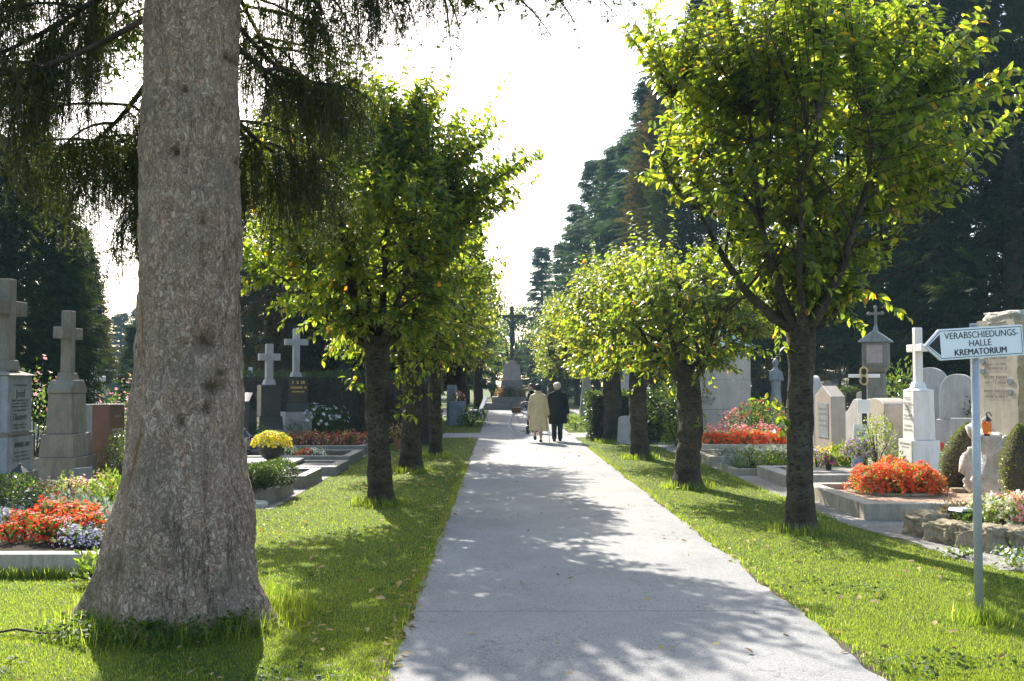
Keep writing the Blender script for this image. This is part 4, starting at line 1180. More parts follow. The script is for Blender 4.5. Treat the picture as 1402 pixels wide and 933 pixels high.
plot('long pale kerb framing the scarlet and lilac flower bed beside the big trunk', -6.6, 8.75, -3.42, 13.1, .19, .17, m_kerb, m_soil, .15)
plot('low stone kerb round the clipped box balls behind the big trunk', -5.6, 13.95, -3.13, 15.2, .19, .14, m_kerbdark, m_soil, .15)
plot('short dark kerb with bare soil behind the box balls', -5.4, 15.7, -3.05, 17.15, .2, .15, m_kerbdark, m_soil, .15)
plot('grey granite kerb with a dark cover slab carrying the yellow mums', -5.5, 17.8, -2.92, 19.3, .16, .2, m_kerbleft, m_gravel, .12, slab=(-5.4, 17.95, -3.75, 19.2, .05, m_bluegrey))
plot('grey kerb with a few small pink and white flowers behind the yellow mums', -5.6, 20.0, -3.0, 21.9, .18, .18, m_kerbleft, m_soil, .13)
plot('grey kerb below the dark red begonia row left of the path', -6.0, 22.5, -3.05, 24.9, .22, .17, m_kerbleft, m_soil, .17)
plot('wide granite kerb filled with reddish gravel round the orange begonias', 4.42, 12.1, 7.6, 14.6, .2, .2, m_kerb, m_redgravel, .13)
plot('raised grey granite border carrying the potted purple chrysanthemum', 4.5, 15.75, 7.4, 17.5, .2, .26, m_kerbgrey, m_gravel, .17, slab=(4.85, 16.02, 6.5, 17.2, .02, m_kerbgrey))
plot('small stone kerb holding the low green shrubs right of the gnarled cherry', 4.15, 17.75, 5.6, 19.1, .12, .12, m_kerb, m_soil, .09)
plot('stone kerb with a row of silver leaved plants', 4.1, 19.6, 6.2, 21.6, .2, .14, m_kerb, m_soil, .17)
plot('sandstone kerb of the long orange and pink begonia bed', 4.6, 22.6, 7.3, 25.2, .24, .16, m_beige, m_soil, .2)

# rough stones edging the planter by the sign
for i, (x, y, sx_, sy_, sz_, rz_) in enumerate(((4.68, 10.86, .40, .46, .38, .1), (4.72, 10.42, .38, .42, .34, .25), (4.87, 10.02, .36, .42, .36, .5), (5.2, 9.93, .36, .34, .34, -.1), (5.6, 9.95, .46, .36, .36, .1), (4.98, 11.2, .5, .3, .36, .1), (5.5, 11.25, .6, .3, .36, -.05))):
    o = rock_mesh('border_rock', (sx_, sy_, sz_ * .78), m_rock, 40 + i, sub=5, amp=.34)
    o.location = (x, y, sz_ * .27); o.rotation_euler = (0, 0, rz_)
    tag(o, ('rounded rough border rock at the far corner of the planter beside the sign', 'rough border rock with a step in front of the heather', 'rough border rock just left of the sign pole', 'low border rock just right of the sign pole', 'rough border rock cut by the right picture edge below the pink begonias',
            'low rough rock at the back of the planter behind the heather', 'low rough rock at the back of the planter behind the grave lamp')[i], 'rock', 'rough rocks edging the planter')
bedm = MB(); bedm.prism([(4.75, 11.0), (4.85, 10.4), (5.0, 10.05), (7.2, 10.0), (7.4, 11.2), (5.0, 11.2)], 'z', -.02, .15)
tag(bedm.build('planter_soil', m_soil), kind='structure')


# ------------------------------------------------------------------ graves: stones
def marks(mb, rows, face, w0, gap=.5, seed=0):
    """rows of small engraved strokes. rows=(z, height, half width); face = function (u, z) -> corners"""
    rg = np.random.default_rng(seed)
    for (z, h, hw) in rows:
        u = -hw
        while u < hw:
            l = h * rg.uniform(.35, .8)
            if rg.random() > .14: mb.v += [face(u, z), face(u + l, z), face(u + l, z + h), face(u, z + h)]; n = len(mb.v); mb.f.append((n - 4, n - 3, n - 2, n - 1))
            u += l + h * .22


def arch(w, h, kind, n=14):
    """outline of a headstone, (u, z)"""
    a = w / 2
    if kind == 'round':
        return [(-a, 0), (a, 0)] + [(a * math.cos(PI * i / n), h - a + a * math.sin(PI * i / n)) for i in range(n + 1)]
    if kind == 'seg':
        return [(-a, 0), (a, 0)] + [(a * math.cos(PI * i / n), h - .16 * w + .16 * w * math.sin(PI * i / n)) for i in range(n + 1)]
    if kind == 'pointed':
        return [(-a, 0), (a, 0), (a, h * .84), (0, h), (-a, h * .84)]
    if kind == 'gothic':
        o = [(-a, 0), (a, 0)]
        for i in range(n + 1):
            t = i / n; o.append((a * math.cos(t * PI / 2) ** .8, h - .55 * w + .55 * w * math.sin(t * PI / 2)))
        return o + [(-x, z) for x, z in reversed(o[2:-1])]
    if kind == 'wave':
        o = [(-a, 0), (a, 0)]
        for i in range(n + 1):
            t = i / n; x = a - w * t; o.append((x, h - .13 * w + .13 * w * math.cos(2 * PI * (t - .5))))
        return o
    return [(-a, 0), (a, 0), (a, h), (-a, h)]


def headstone(label, loc, w, th_, h, kind, mat, facing=-1, plinth=.12, rows=None, inset=None, rz=0, ink=None, seed=1, group=None, basemat=None):
    """slab headstone; broad face along x*facing, broad in y"""
    root = thing('headstone', label, 'headstone', loc, rz, group)
    root.rotation_euler = (R(1.6 * math.sin(loc[0] * 7.7)), R(1.4 * math.sin(loc[1] * 5.3)), rz + R(2.5 * math.sin(loc[1] * 3.1)))
    p = MB(); p.box(-th_ / 2 - .06, -w / 2 - .06, -.05, th_ / 2 + .06, w / 2 + .06, plinth); p.build('base', basemat or mat, root, bevel=.01)
    s = MB(); s.prism([(u, z + plinth) for u, z in arch(w, h - plinth, kind)], 'x', -th_ / 2, th_ / 2)
    so_ = s.build('stone', mat, root, bevel=.012)
    fx = facing * (th_ / 2 + .003)
    face = lambda u, z: (fx, u * (-facing) * -1, z)
    if inset:
        iw, iz0, iz1, im = inset
        k = MB(); k.box(min(fx, fx + facing * .006), -iw / 2, iz0, max(fx, fx + facing * .006), iw / 2, iz1); k.build('plaque', im, so_)
        fx += facing * .009
    if rows:
        k = MB(); marks(k, rows, lambda u, z: (fx, u, z), w, seed=seed); k.build('inscription', ink or m_ink, so_)
    return root


def cross_mb(h, span, t, arm_z, d=None, flare=0.0):
    """latin cross standing on z=0, arms along y"""
    d = d or t
    m = MB(); m.box(-d / 2, -t / 2, 0, d / 2, t / 2, h)
    m.box(-d / 2 - .002, -span / 2, arm_z - t / 2, d / 2 + .002, -t / 2 + .002, arm_z + t / 2)
    m.box(-d / 2 - .002, t / 2 - .002, arm_z - t / 2, d / 2 + .002, span / 2, arm_z + t / 2)
    return m


def pedestal_cross(label, loc, tiers, cross, mats, cmat, rz=0, rows=None, facing=-1, ink=None, words=None, seed=2, cross_base=True, name='cross_gravestone', wmat=None):
    """tiers = [(w_y, d_x, z0, z1, inset)], cross=(h, span, t, arm_z, z0)"""
    root = thing(name, label, 'gravestone', loc, rz)
    if 'stele' in label or 'weathered' in label: root.scale = (.86, .86, .93)
    for i, (wy, dx_, z0, z1, ins) in enumerate(tiers):
        t = MB(); t.box(-dx_ / 2, -wy / 2, z0, dx_ / 2, wy / 2, z1, (ins, ins))
        t.build('pedestal' if i else 'base', mats[min(i, len(mats) - 1)], root, bevel=.012)
    h, sp_, t_, az_, z0 = cross
    c = cross_mb(h, sp_, t_, az_)
    if cross_base: c.box(-t_ * .85, -t_ * .85, -.001, t_ * .85, t_ * .85, t_ * .75, (t_ * .2, t_ * .2))
    c.xf(Matrix.Translation((0, 0, z0))); co = c.build('cross', cmat, root, bevel=.012)
    if rows:
        wy, dx_, _, _, _ = tiers[rows[0]]; fx = facing * (dx_ / 2 + .003)
        k = MB(); marks(k, rows[1], lambda u, z: (fx, u, z), wy, seed=seed); k.build('inscription', ink or m_ink, root)
    if words:
        for (txt, sz, z, ti) in words:
            _, dx_, _, _, _ = tiers[ti]
            o = text_mesh('lettering', txt, sz, wmat or m_ink, root, depth=.001)
            o.location = (facing * (dx_ / 2 + .003), 0, z); o.rotation_euler = (R(90), 0, R(90) * facing)
    return root


# left, near
p = xy(12, 12.3)
pedestal_cross('tall pale stele with stone cross and long dark inscription at the left edge', (-6.1, 12.35, .1),
               [(.95, .62, -.15, .50, .02), (.80, .50, .50, .98, .01), (.74, .46, .98, 1.03, -.03), (.70, .44, 1.032, 1.78, .0), (.80, .54, 1.782, 1.84, .17)],
               (1.22, .85, .19, .84, 1.84), [m_sand, m_bluegrey, m_sand, m_bluegrey, m_sand], m_sand, facing=1,
               rows=(3, [(1.64, .02, .2), (1.44, .022, .24), (1.40, .02, .22), (1.36, .02, .24), (1.31, .02, .2), (1.12, .02, .2), (1.08, .02, .16)]),
               words=[('Josef', .14, 1.54, 3), ('Elisabeth', .12, 1.23, 3)])
kk = bpy.data.objects['cross_gravestone']
k = MB(); marks(k, [(.84, .06, .2), (.76, .02, .22), (.71, .02, .2), (.66, .02, .24)], lambda u, z: (.254, u, z), .8, seed=9); k.build('inscription', m_ink, kk)
root = pedestal_cross('weathered sandstone cross on a gabled pedestal between the stele and big trunk', (-6.05, 14.0, .1),
               [(.86, .66, -.15, .58, .0), (.76, .56, .582, .92, .03), (.58, .42, .922, 1.52, .02)],
               (1.06, .74, .17, .72, 1.70), [m_sand, m_sand, m_sand], m_sand, facing=1)
g_ = MB(); g_.prism([(-.30, 1.522), (.30, 1.522), (.30, 1.58), (.16, 1.72), (-.16, 1.72), (-.30, 1.58)], 'x', -.20, .20); g_.build('gable', m_sand, root, bevel=.015)
o = MB(); o.box(-.025, -.17, 0, .025, .17, .44); o = o.build('memorial_plaque', m_bluegrey, bevel=.008); o.location = (-5.35, 13.0, .13); o.rotation_euler = (0, R(-14), R(-25))
tag(o, 'small grey plaque leaning against the weathered cross pedestal', 'plaque')
headstone('dark red granite gravestone with carved lines behind the round box bush', (-5.85, 15.0, .02), .62, .26, 1.32, 'flat', m_redgran, 1, .16, rows=[(1.12, .03, .12), (.92, .035, .22), (.86, .03, .2)], ink=m_grey, basemat=m_beige)
headstone('plain blue grey slab standing left of the dark red gravestone', (-6.8, 16.6, 0), .75, .14, 1.3, 'flat', m_bluegrey, 1, .1)
x_, y_, _ = xy(56, 30)
root = thing('ornate_gravestone', 'small pale ornate gravestone with a little roof seen behind the roses', 'gravestone', (x_, y_, 0))
k = MB(); k.box(-.5, -.45, -.05, .5, .45, .9); k.build('base', m_grey, root, bevel=.02)
k = MB(); k.box(-.38, -.34, .9, .38, .34, 1.95); k.build('pedestal', m_grey, root, bevel=.02)
k = MB(); k.prism([(-.55, 1.952), (.55, 1.952), (.48, 2.08), (.14, 2.32), (.08, 2.5), (-.08, 2.5), (-.14, 2.32), (-.48, 2.08)], 'y', -.42, .42); k.build('roof', m_grey, root, bevel=.02)
x_, y_, _ = xy(128, 29)
pedestal_cross('white cross on a rounded white base in the hazy distance left', (x_, y_, 0), [(1.1, .9, -.05, .45, .03), (.9, .8, .45, .95, .12)], (1.15, .75, .16, .78, .95), [m_white], m_white, rz=R(70))
x_, y_, _ = xy(142, 36)
pedestal_cross('tiny grey cross just right of the distant white cross', (x_, y_, 0), [(.6, .5, -.05, .6, .03)], (.95, .5, .1, .65, .6), [m_grey], m_grey, rz=R(70))

# left, middle
pedestal_cross('pale cross on a black granite block above the yellow mums', (-5.65, 24.4, 0), [(.80, .62, -.05, .5, .0), (.62, .50, .5, .82, .03), (.48, .40, .822, 1.58, .0)],
               (1.0, .52, .17, .68, 1.58), [m_bluegrey, m_black, m_black], m_grey, rz=R(-62))
pedestal_cross('taller pale cross on black granite with gold lettering', (-5.3, 25.9, 0), [(.7, .55, -.05, .88, .0), (.62, .50, .88, 1.12, .02), (.50, .42, 1.122, 1.78, .0)],
               (1.25, .60, .16, .90, 1.78), [m_grey, m_black, m_black], m_grey, rz=R(-62), facing=1
               , rows=(2, [(1.60, .075, .16), (1.48, .05, .2), (1.38, .035, .16)]), ink=m_gold)
for o in list(bpy.data.objects):
    pass
x_, y_, _ = xy(343, 27.5)
pedestal_cross('small white topped pillar with a little cross behind the slanted dark stone', (x_, y_, 0), [(.8, .7, -.05, .6, .0), (.62, .5, .6, 1.2, .05), (.8, .64, 1.2, 1.3, .2)], (.75, .42, .1, .5, 1.3), [m_beige, m_beige, m_white], m_white, rz=R(-65))
headstone('dark slanted headstone half hidden by the big trunk', xy(338, 22.5), .8, .3, 1.42, 'pointed', m_black, 1, .2)
headstone('rough brownish headstone between the two black granite crosses', xy(389, 27.5), 1.0, .3, 1.55, 'seg', m_pinkstone, 1, .1, rz=R(-62))
headstone('brown headstone just left of the black granite cross block', xy(349, 27), .9, .3, 1.5, 'seg', m_pinkstone, 1, .1, rz=R(-62))
headstone('grey headstone between the black crosses and the clipped columns', xy(428, 28), .7, .25, 1.75, 'round', m_bluegrey, 1, .1, rz=R(-62))

# right row, facing the path
X8 = 6.9
root = pedestal_cross('white marble cross on a square inscribed marble pedestal', (X8 + .05, 16.5, .25), [(.58, .46, -.3, .46, .0), (.46, .36, .46, 1.27, .012), (.46, .36, 1.272, 1.32, .11)],
               (1.0, .62, .125, .66, 1.32), [m_white], m_white, facing=-1,
               rows=(1, [(1.14, .025, .15), (1.05, .03, .17), (1.0, .025, .17), (.95, .02, .13), (.85, .03, .15), (.80, .02, .16), (.68, .03, .14), (.61, .03, .17)]), ink=m_faint)
k = MB(); marks(k, [(.38, .03, .22), (.33, .02, .16)], lambda u, z: (-.233, u, z), .7, seed=4); k.build('inscription', m_faint, root)
headstone('beige gravestone with curved top left of the marble cross', (X8, 17.7, 0), .95, .42, 1.38, 'seg', m_tan, -1, .25)
headstone('grey gravestone with wavy top behind the white plaque', (X8 + .05, 19.0, 0), 1.0, .34, 1.34, 'wave', m_grey, -1, .2)
headstone('granite gravestone with gabled top and dark recessed tablet', (X8, 20.8, 0), .95, .30, 1.58, 'pointed', m_tan, -1, .22, inset=(.6, .5, 1.22, m_bluegrey), rows=[(1.08, .05, .2), (.98, .04, .22), (.84, .05, .2), (.74, .04, .2)], ink=m_faint)
headstone('tall slender pinkish gravestone right behind the tall cherry trunk', (X8 + .1, 22.2, 0), .8, .24, 1.8, 'gothic', m_grey, -1, .2)
x_, y_, _ = xy(1277, 22); headstone('broad grey gravestone with round top behind the marble cross', (x_, y_, 0), .75, .3, 1.98, 'round', m_grey, -1, .2, rz=R(60))
x_, y_, _ = xy(1309, 20); headstone('grey gravestone with pointed arch left of the arrow sign pole', (x_, y_, 0), .66, .3, 1.82, 'gothic', m_grey, -1, .9, rz=R(62))
x_, y_, _ = xy(1332, 20.6); headstone('low blue grey slab behind the arrow sign pole', (x_, y_, 0), .7, .3, 1.5, 'flat', m_bluegrey, -1, .3, rz=R(62))
x_, y_, _ = xy(1327, 18.2); headstone('plain whitish block stone left of the sign pole above the clipped bush', (x_, y_, 0), .62, .3, 1.0, 'flat', m_grey, -1, .1, rz=R(62))
x_, y_, _ = xy(1192, 24.5); headstone('low ochre gravestone peeping out beside the lantern shrine foot', (x_, y_, 0), .7, .3, 1.45, 'seg', m_beige, -1, .2, rz=R(60))

# lantern shrine
x_, y_, _ = xy(1200, 22.5)
root = thing('lantern_shrine', 'weathered stone lantern shrine column with gabled head and small cross', 'shrine', (x_, y_, 0), R(-28))
k = MB(); k.box(-.36, -.36, -.05, .36, .36, .35); k.build('base', m_sand, root, bevel=.02)
k = MB(); k.box(-.19, -.19, .35, .19, .19, 1.88); k.build('column', m_sand, root, bevel=.05)
k = MB(); k.box(-.20, -.20, 1.88, .20, .20, 2.0, (-.07, -.07)); k.box(-.27, -.27, 2.002, .27, .27, 2.55); h_ = k.build('head', m_sand, root, bevel=.015)
k = MB(); k.box(-.17, -.275, 2.08, .17, -.271, 2.48); k.box(-.275, -.17, 2.08, -.271, .17, 2.48); k.build('panel', m_pinkstone, h_)
k = MB(); k.prism([(-.35, 2.552), (.35, 2.552), (.33, 2.59), (0, 2.83), (-.33, 2.59)], 'y', -.33, .33); k.cbox((0, 0, 2.80), (.12, .12, .14), (.03, .03)); k.build('roof', m_bluegrey, root, bevel=.01)
k = cross_mb(.42, .30, .055, .28); k.xf(Matrix.Translation((0, 0, 2.93)) @ Matrix.Rotation(R(90), 4, 'Z'))
for (a, b) in ((-.15, .28), (.15, .28), (0, .42)): k.ball((a, 0, 2.93 + b), .045, n=8, m=5)
k.build('cross', m_sand, root)

# small iron grave cross with wreath
x_, y_, _ = xy(1183, 17.3)
root = thing('grave_cross', 'thin dark grave cross with white arm, straw wreath and name tablet', 'grave cross', (x_, y_, 0), R(65))
k = MB(); k.box(-.04, -.04, 0, .04, .04, 1.9); k.build('post', m_blackmetal, root)
k = MB(); k.box(-.03, -.26, 1.74, .03, .26, 1.80); k.build('arm', m_whitepaint, root, bevel=.008)
k = MB(); [k.tube([(-.05, .06 * math.cos(a), zc + .075 * math.sin(a)) for a in np.linspace(0, 2 * PI, 15)], .017, 7, cap=False, jit=.3) for zc in (1.695, 1.845)]; k.build('wreath', m_wreath, root)
k = MB(); k.box(-.06, -.10, 1.12, -.042, .10, 1.36); k.build('tablet', m_signwhite, root)
# leaning white plaque
x_, y_, _ = xy(1176, 16.95)
o = thing('white_plaque', 'white marble plaque leaning on the plants above the purple chrysanthemum', 'plaque', (x_, y_, .62), R(-20)); o.rotation_euler = (R(-16), R(6), R(-12))
k = MB(); k.box(-.12, -.02, 0, .12, .02, .33); pl_ = k.build('tablet', m_white, o, bevel=.006)
k = MB(); k.box(-.02, -.015, -.5, .02, .015, 0); k.build('stand', m_blackmetal, o)
k = MB(); marks(k, [(.22, .02, .07), (.17, .02, .08), (.12, .02, .06)], lambda u, z: (u, -.023, z), .2); k.build('inscription', m_faint, pl_)

# rough stele
SX, SY = 6.85, 13.45
root = thing('stone_stele', 'tall cream stele with broken edges on a craggy pale rock at the right edge', 'gravestone', (SX, SY, .1), R(12))
o = rock_mesh('rock_base', (.85, 1.0, 1.06), m_paler, 61, sub=5, amp=.42, parent=root, square=.6); o.location = (.05, 0, .42)
bmx = bmesh.new()
NX, NZ = 26, 46
def edge_pt(side, z): return .47 + .035 * mnoise.noise(Vector((side * 9, 0, z * 5))) + .018 * mnoise.noise(Vector((side * 9, 2, z * 17)))
mbk = MB(); hts = np.linspace(.78, 2.42, 60)
prev = None
for i, z in enumerate(hts):
    e0, e1 = edge_pt(-1, z), edge_pt(1, z)
    top = .0 if z < 2.3 else .5 * (z - 2.3)
    j = .02 * mnoise.noise(Vector((z * 9, 4, 1)))
    ring = [(-.14, -e0 + .055 + top), (-.14, e1 - .055 - top), (-.10, e1 - .02 - top), (.03 + j, e1 + .012 - top), (.16 + j, e1 - .03 - top), (.17, -e0 + .04 + top), (.05 - j, -e0 - .012 + top), (-.08 - j, -e0 + .0 + top)]
    for (x, y) in ring:
        q = .012 if abs(x + .14) > .01 else 0
        mbk.v.append((x + q * mnoise.noise(Vector((x * 20, y * 20, z * 14))), y + q * mnoise.noise(Vector((y * 20, 3, z * 16))), z + (0 if i < 55 else .05 * mnoise.noise(Vector((y * 7, x, 3))))))
n = 8
for i in range(len(hts) - 1):
    for k_ in range(n): mbk.f.append((i * n + k_, (i * n + (k_ + 1) % n), ((i + 1) * n + (k_ + 1) % n), (i + 1) * n + k_))
mbk.f.append(tuple(range(n - 1, -1, -1))); mbk.f.append(tuple((len(hts) - 1) * n + q for q in range(n)))
me_ = mbk.mesh('slab', [m_beige, m_ochre])
for pf in me_.polygons:
    if max(me_.vertices[q].co.x for q in pf.vertices) > -.115: pf.material_index = 1
slab_ = link('slab', me_, root)
cap = rock_mesh('cap_stone', (.34, .62, .18), m_paler, 66, sub=4, amp=.3, parent=root); cap.location = (.02, -.05, 2.44)
k = MB(); marks(k, [(2.2, .03, .2), (2.12, .03, .15), (2.0, .03, .1), (1.88, .035, .22), (1.80, .03, .2), (1.74, .03, .22), (1.62, .035, .22), (1.55, .03, .2), (1.43, .035, .24), (1.36, .03, .22)], lambda u, z: (-.145, u, z), .6, seed=12); k.build('inscription', m_faint, slab_)
for (u, z) in ((.26, 1.86), (.26, 1.72), (-.27, 1.58), (-.27, 1.44)):
    k = MB(); k.loft([((0, 0, 0), .045, .06), ((0, 0, .006), .04, .055)], 12); k.xf(Matrix.Translation((-.141, u, z)) @ Matrix.Rotation(R(-90), 4, 'Y')); k.build('portrait_medallion', m_bluegrey, slab_)
root = thing('grave_lantern', 'amber glass grave lantern bracketed to the rough stele', 'lantern', at(1351, 583, 12.95), R(10))
k = MB(); k.lathe([(.035, -.11), (.05, -.08), (.062, .02), (.05, .06)], n=8); k.build('glass', m_amber, root)
k = MB(); k.lathe([(.066, .062), (.05, .085), (.012, .13), (.006, .16)], n=8); k.tube([(0, 0, .16), (.08, .05, .17), (.16, .12, .12)], .008, 6); k.build('cap', m_blackmetal, root)
k = MB(); k.lathe([(.03, -.135), (.045, -.112)], n=8); k.build('foot', m_blackmetal, root)

# stone tomb with copper roof
x_, y_, _ = xy(988, 28.3)
root = thing('stone_tomb', 'square limestone tomb house with green copper roof behind the gnarled cherry', 'tomb', (x_, y_, 0), R(-8)); root.scale = (.95, .95, 1.1)
z = -.05
for i, (hh, ins) in enumerate(((.85, 0), (.75, .0), (.70, 0))):
    k = MB(); k.box(-.78, -.66, z, .78, .66, z + hh - .006); k.build('wall', m_tomb, root, bevel=.01); z += hh
k = MB(); k.box(-.80, -.68, z, .80, .68, z + .1, (-.1, -.1)); k.build('cornice', m_tomb, root, bevel=.01)
k = MB(); k.box(-.94, -.82, z + .102, .94, .82, z + .15); k.box(-.92, -.80, z + .152, .92, .80, z + .62, (.86, .74)); k.build('roof', m_copper, root, bevel=.01)
headstone('grey blue small slab leaning between the two straight cherry trunks', xy(857.5, 26.6), .5, .12, .75, 'seg', m_grey, -1, .0, rz=R(70))
bpy.data.objects['headstone.' + '%03d' % (len([o for o in bpy.data.objects if o.name.startswith('headstone')]) - 1)].rotation_euler[1] = R(10)
x_, y_, _ = xy(1049, 29); headstone('black headstone in the shade behind the rose bush', (x_, y_, 0), .8, .3, 1.75, 'flat', m_black, -1, .2, rz=R(60))
x_, y_, _ = xy(1062, 27.5)
root = thing('grave_statue', 'thin grey stone figure standing in the shade beside the tall cherry trunk', 'statue', (x_, y_, 0))
k = MB(); k.box(-.2, -.2, -.05, .2, .2, .9); k.build('base', m_bluegrey, root, bevel=.02)
k = MB(); k.loft([((0, 0, .9), .16, .15), ((0, 0, 1.1), .17, .15), ((0, 0, 1.45), .12, .1), ((0, 0, 1.75), .15, .1), ((0, 0, 1.95), .15, .09), ((0, 0, 2.02), .06, .06), ((0, 0, 2.08), .055, .06)], 14); k.ball((0, -.01, 2.18), .085, .095, .11)
k.tube([(.14, 0, 1.92), (.17, -.08, 1.7), (.03, -.16, 1.72)], [.05, .045, .035], 8); k.tube([(-.14, 0, 1.92), (-.17, -.08, 1.7), (-.03, -.16, 1.74)], [.05, .045, .035], 8)
remesh(k, 'figure', m_bluegrey, root, .02)
for i, (px, Yd, h_, lab) in enumerate(((852, 36, 2.2, 'slender grey stone pillar seen between the straight cherry trunks'), (860, 38, 2.4, 'second slender pale pillar right between the straight cherry trunks'), (803, 44, 2.7, 'hazy grey obelisk gravestone left of the right hedge'))):
    x_, y_, _ = xy(px, Yd); root = thing('stone_pillar', lab, 'pillar', (x_, y_, 0))
    k = MB(); k.box(-.3, -.3, -.05, .3, .3, .5); k.build('base', m_grey, root, bevel=.02)
    k = MB(); k.box(-.17 - .1 * (i == 2), -.17 - .1 * (i == 2), .5, .17 + .1 * (i == 2), .17 + .1 * (i == 2), h_, (.04 + .14 * (i == 2),) * 2); k.build('shaft', m_grey, root, bevel=.02)
x_, y_, _ = xy(1150, 30); pedestal_cross('thin wooden grave cross in the sunlit gap behind the granite gravestone', (x_, y_, 0), [(.4, .4, -.05, .4, .05)], (1.9, .7, .09, 1.4, .4), [m_beige], m_darkwood, rz=R(70))
for (px, Yd, h_, kind, mt, lab) in ((618, 38, 1.5, 'flat', m_bluegrey, 'teal grey stone behind the pink flowers left beyond the crossing'), (1140, 33, 1.7, 'seg', m_grey, 'pale gravestone in the sunlit gap behind the granite gravestone')):
    x_, y_, _ = xy(px, Yd); headstone(lab, (x_, y_, 0), .8, .3, h_, kind, mt, -1 if px > 685 else 1, .15)

# flat pale stone in the grass by the trunk
o = rock_mesh('flat_stone', (.5, .45, .10), m_paler, 71, sub=3, amp=.2); o.location = gnd(338, 694) + Vector((0, 0, .02)); tag(o, 'flat pale stone lying in the grass at the right of the big trunk', 'stone')

# ------------------------------------------------------------------ lanterns and pots
def lantern(label, loc, s=1.0, roof=m_blackmetal):
    root = thing('grave_lantern', label, 'lantern', loc)
    k = MB(); k.box(-.07 * s, -.07 * s, 0, .07 * s, .07 * s, .025 * s); k.build('base', roof, root)
    k = MB()
    for a in (-1, 1):
        for b_ in (-1, 1): k.box(a * .06 * s - .008, b_ * .06 * s - .008, .025 * s, a * .06 * s + .008, b_ * .06 * s + .008, .2 * s)
    k.build('frame', roof, root)
    k = MB(); k.box(-.052 * s, -.052 * s, .027 * s, .052 * s, .052 * s, .198 * s); k.build('glass', m_glass, root)
    k = MB(); k.box(-.08 * s, -.08 * s, .201 * s, .08 * s, .08 * s, .27 * s, (.055 * s, .055 * s)); k.lathe([(.022 * s, .27 * s), (.018 * s, .3 * s), (.004, .31 * s)], n=8); k.build('roof', roof, root)
    k = MB(); k.lathe([(.03 * s, .028 * s), (.03 * s, .12 * s)], n=10); k.build('candle', m_candle, root)
    return root


lantern('black lantern behind the dark yew bush at the left edge', (-5.62, 11.75, .42), 1.0)
bs = MB(); bs.box(-.2, -.2, -.05, .2, .2, .3); o = bs.build('stone_block', m_sand, bevel=.02); o.location = (-5.62, 11.75, .12); tag(o, 'small stone block carrying the black lantern at the left edge', 'stone block')
lantern('small glass lantern left of the marble cross foot', (*xy(1235, 16.0)[:2], .222), .85, m_steel)
lantern('dark lantern between the granite gravestone and the grey wavy one', (*xy(1158, 18.6)[:2], .0), 1.5)
k = thing('grave_lamp', 'flat metal grave lamp lying among the heather in the rock planter', 'lamp', (*xy(1316, 10.65)[:2], .25), R(20))
q = MB(); q.box(-.12, -.09, 0, .12, .09, .05, (.01, .01)); q.build('base', m_blackmetal, k, bevel=.01)
q = MB(); q.prism([(-.13, .052), (.13, .052), (.10, .085), (-.10, .085)], 'y', -.10, .10); k2 = q.build('lid', m_steel, k, bevel=.01)
x_, y_, _ = xy(1292, 17)
root = thing('candle_pair', 'red and blue grave candle cups on the step right of the marble cross', 'candles', (x_, y_, .47))
for i, (dx_, m_) in enumerate(((-.06, m_candle), (.06, m_bluepot))):
    q = MB(); q.lathe([(.04, 0), (.045, .14), (.03, .17)], (dx_, 0, 0), 10); q.build('candle_cup', m_, root)
q = MB(); q.box(-.2, -.2, -.5, .2, .2, -.002); q.build('step', m_kerbgrey, root)

def pot(label, loc, r, h, mat, name='flower_pot', feet=False, bowl=False):
    root = thing(name, label, 'pot', loc)
    k = MB()
    prof = [(r * .72, 0), (r, h), (r * 1.06, h), (r * 1.06, h * .9 + .01)] if not bowl else [(r * .55, 0), (r * .9, h * .35), (r, h * .8), (r * 1.05, h)]
    k.lathe(prof[:3] if not bowl else prof, n=20)
    k.build('body', mat, root, smooth=False)
    if feet:
        for a in range(3):
            q = MB(); q.lathe([(.02, -.045), (.026, .002)], (r * .45 * math.cos(a * 2.1), r * .45 * math.sin(a * 2.1), 0), 8); q.build('foot', mat, root)
    return root


def mum(label, loc, r, h, bloom_m, seed, n_leaf=700, n_b=420, bs=.035, group='chrysanthemums in pots'):
    return shrub('chrysanthemum', label, 'flowers', loc, r, r, h, m_herb, n_leaf, .05, (bloom_m, n_b, bs, T_DAISY), seed, 'dome', group, topb=.45, lump=.16)


x_, y_, _ = xy(1172, 16.4); pot('blue and white glazed pot on the grey granite border', (x_, y_, .221), .10, .21, m_bluepot); mum('round purple chrysanthemum in the blue and white pot', (x_, y_, .41), .27, .31, m_purple, 501)
x_, y_, _ = xy(1133, 16.4); pot('small dark pot holding the magenta chrysanthemum', (x_, y_, .221), .055, .1, m_darkpot); mum('small magenta chrysanthemum just left of the purple one', (x_ - .01, y_, .30), .14, .17, m_magenta, 502, 300, 170)
x_, y_, _ = xy(1117, 17.0); shrub('aster', 'faded mauve aster behind the magenta chrysanthemum', 'flowers', (x_, y_, .19), .22, .22, .34, m_herb, 350, .045, (m_purple, 150, .03, T_DAISY), 503)
x_, y_, _ = xy(1134, 17.3); shrub('marigold', 'yellow and orange flowers in front of the granite gravestone', 'flowers', (x_, y_, .1), .34, .3, .46, m_herb, 420, .05, (m_yellow, 190, .06, T_BLOOM), 504)
x_, y_, _ = xy(1154, 17.1); shrub('euphorbia', 'lime green leafy clump between the yellow and purple flowers', 'plant', (x_, y_, .18), .28, .26, .42, m_herb, 650, .07, None, 505, upright=.7)
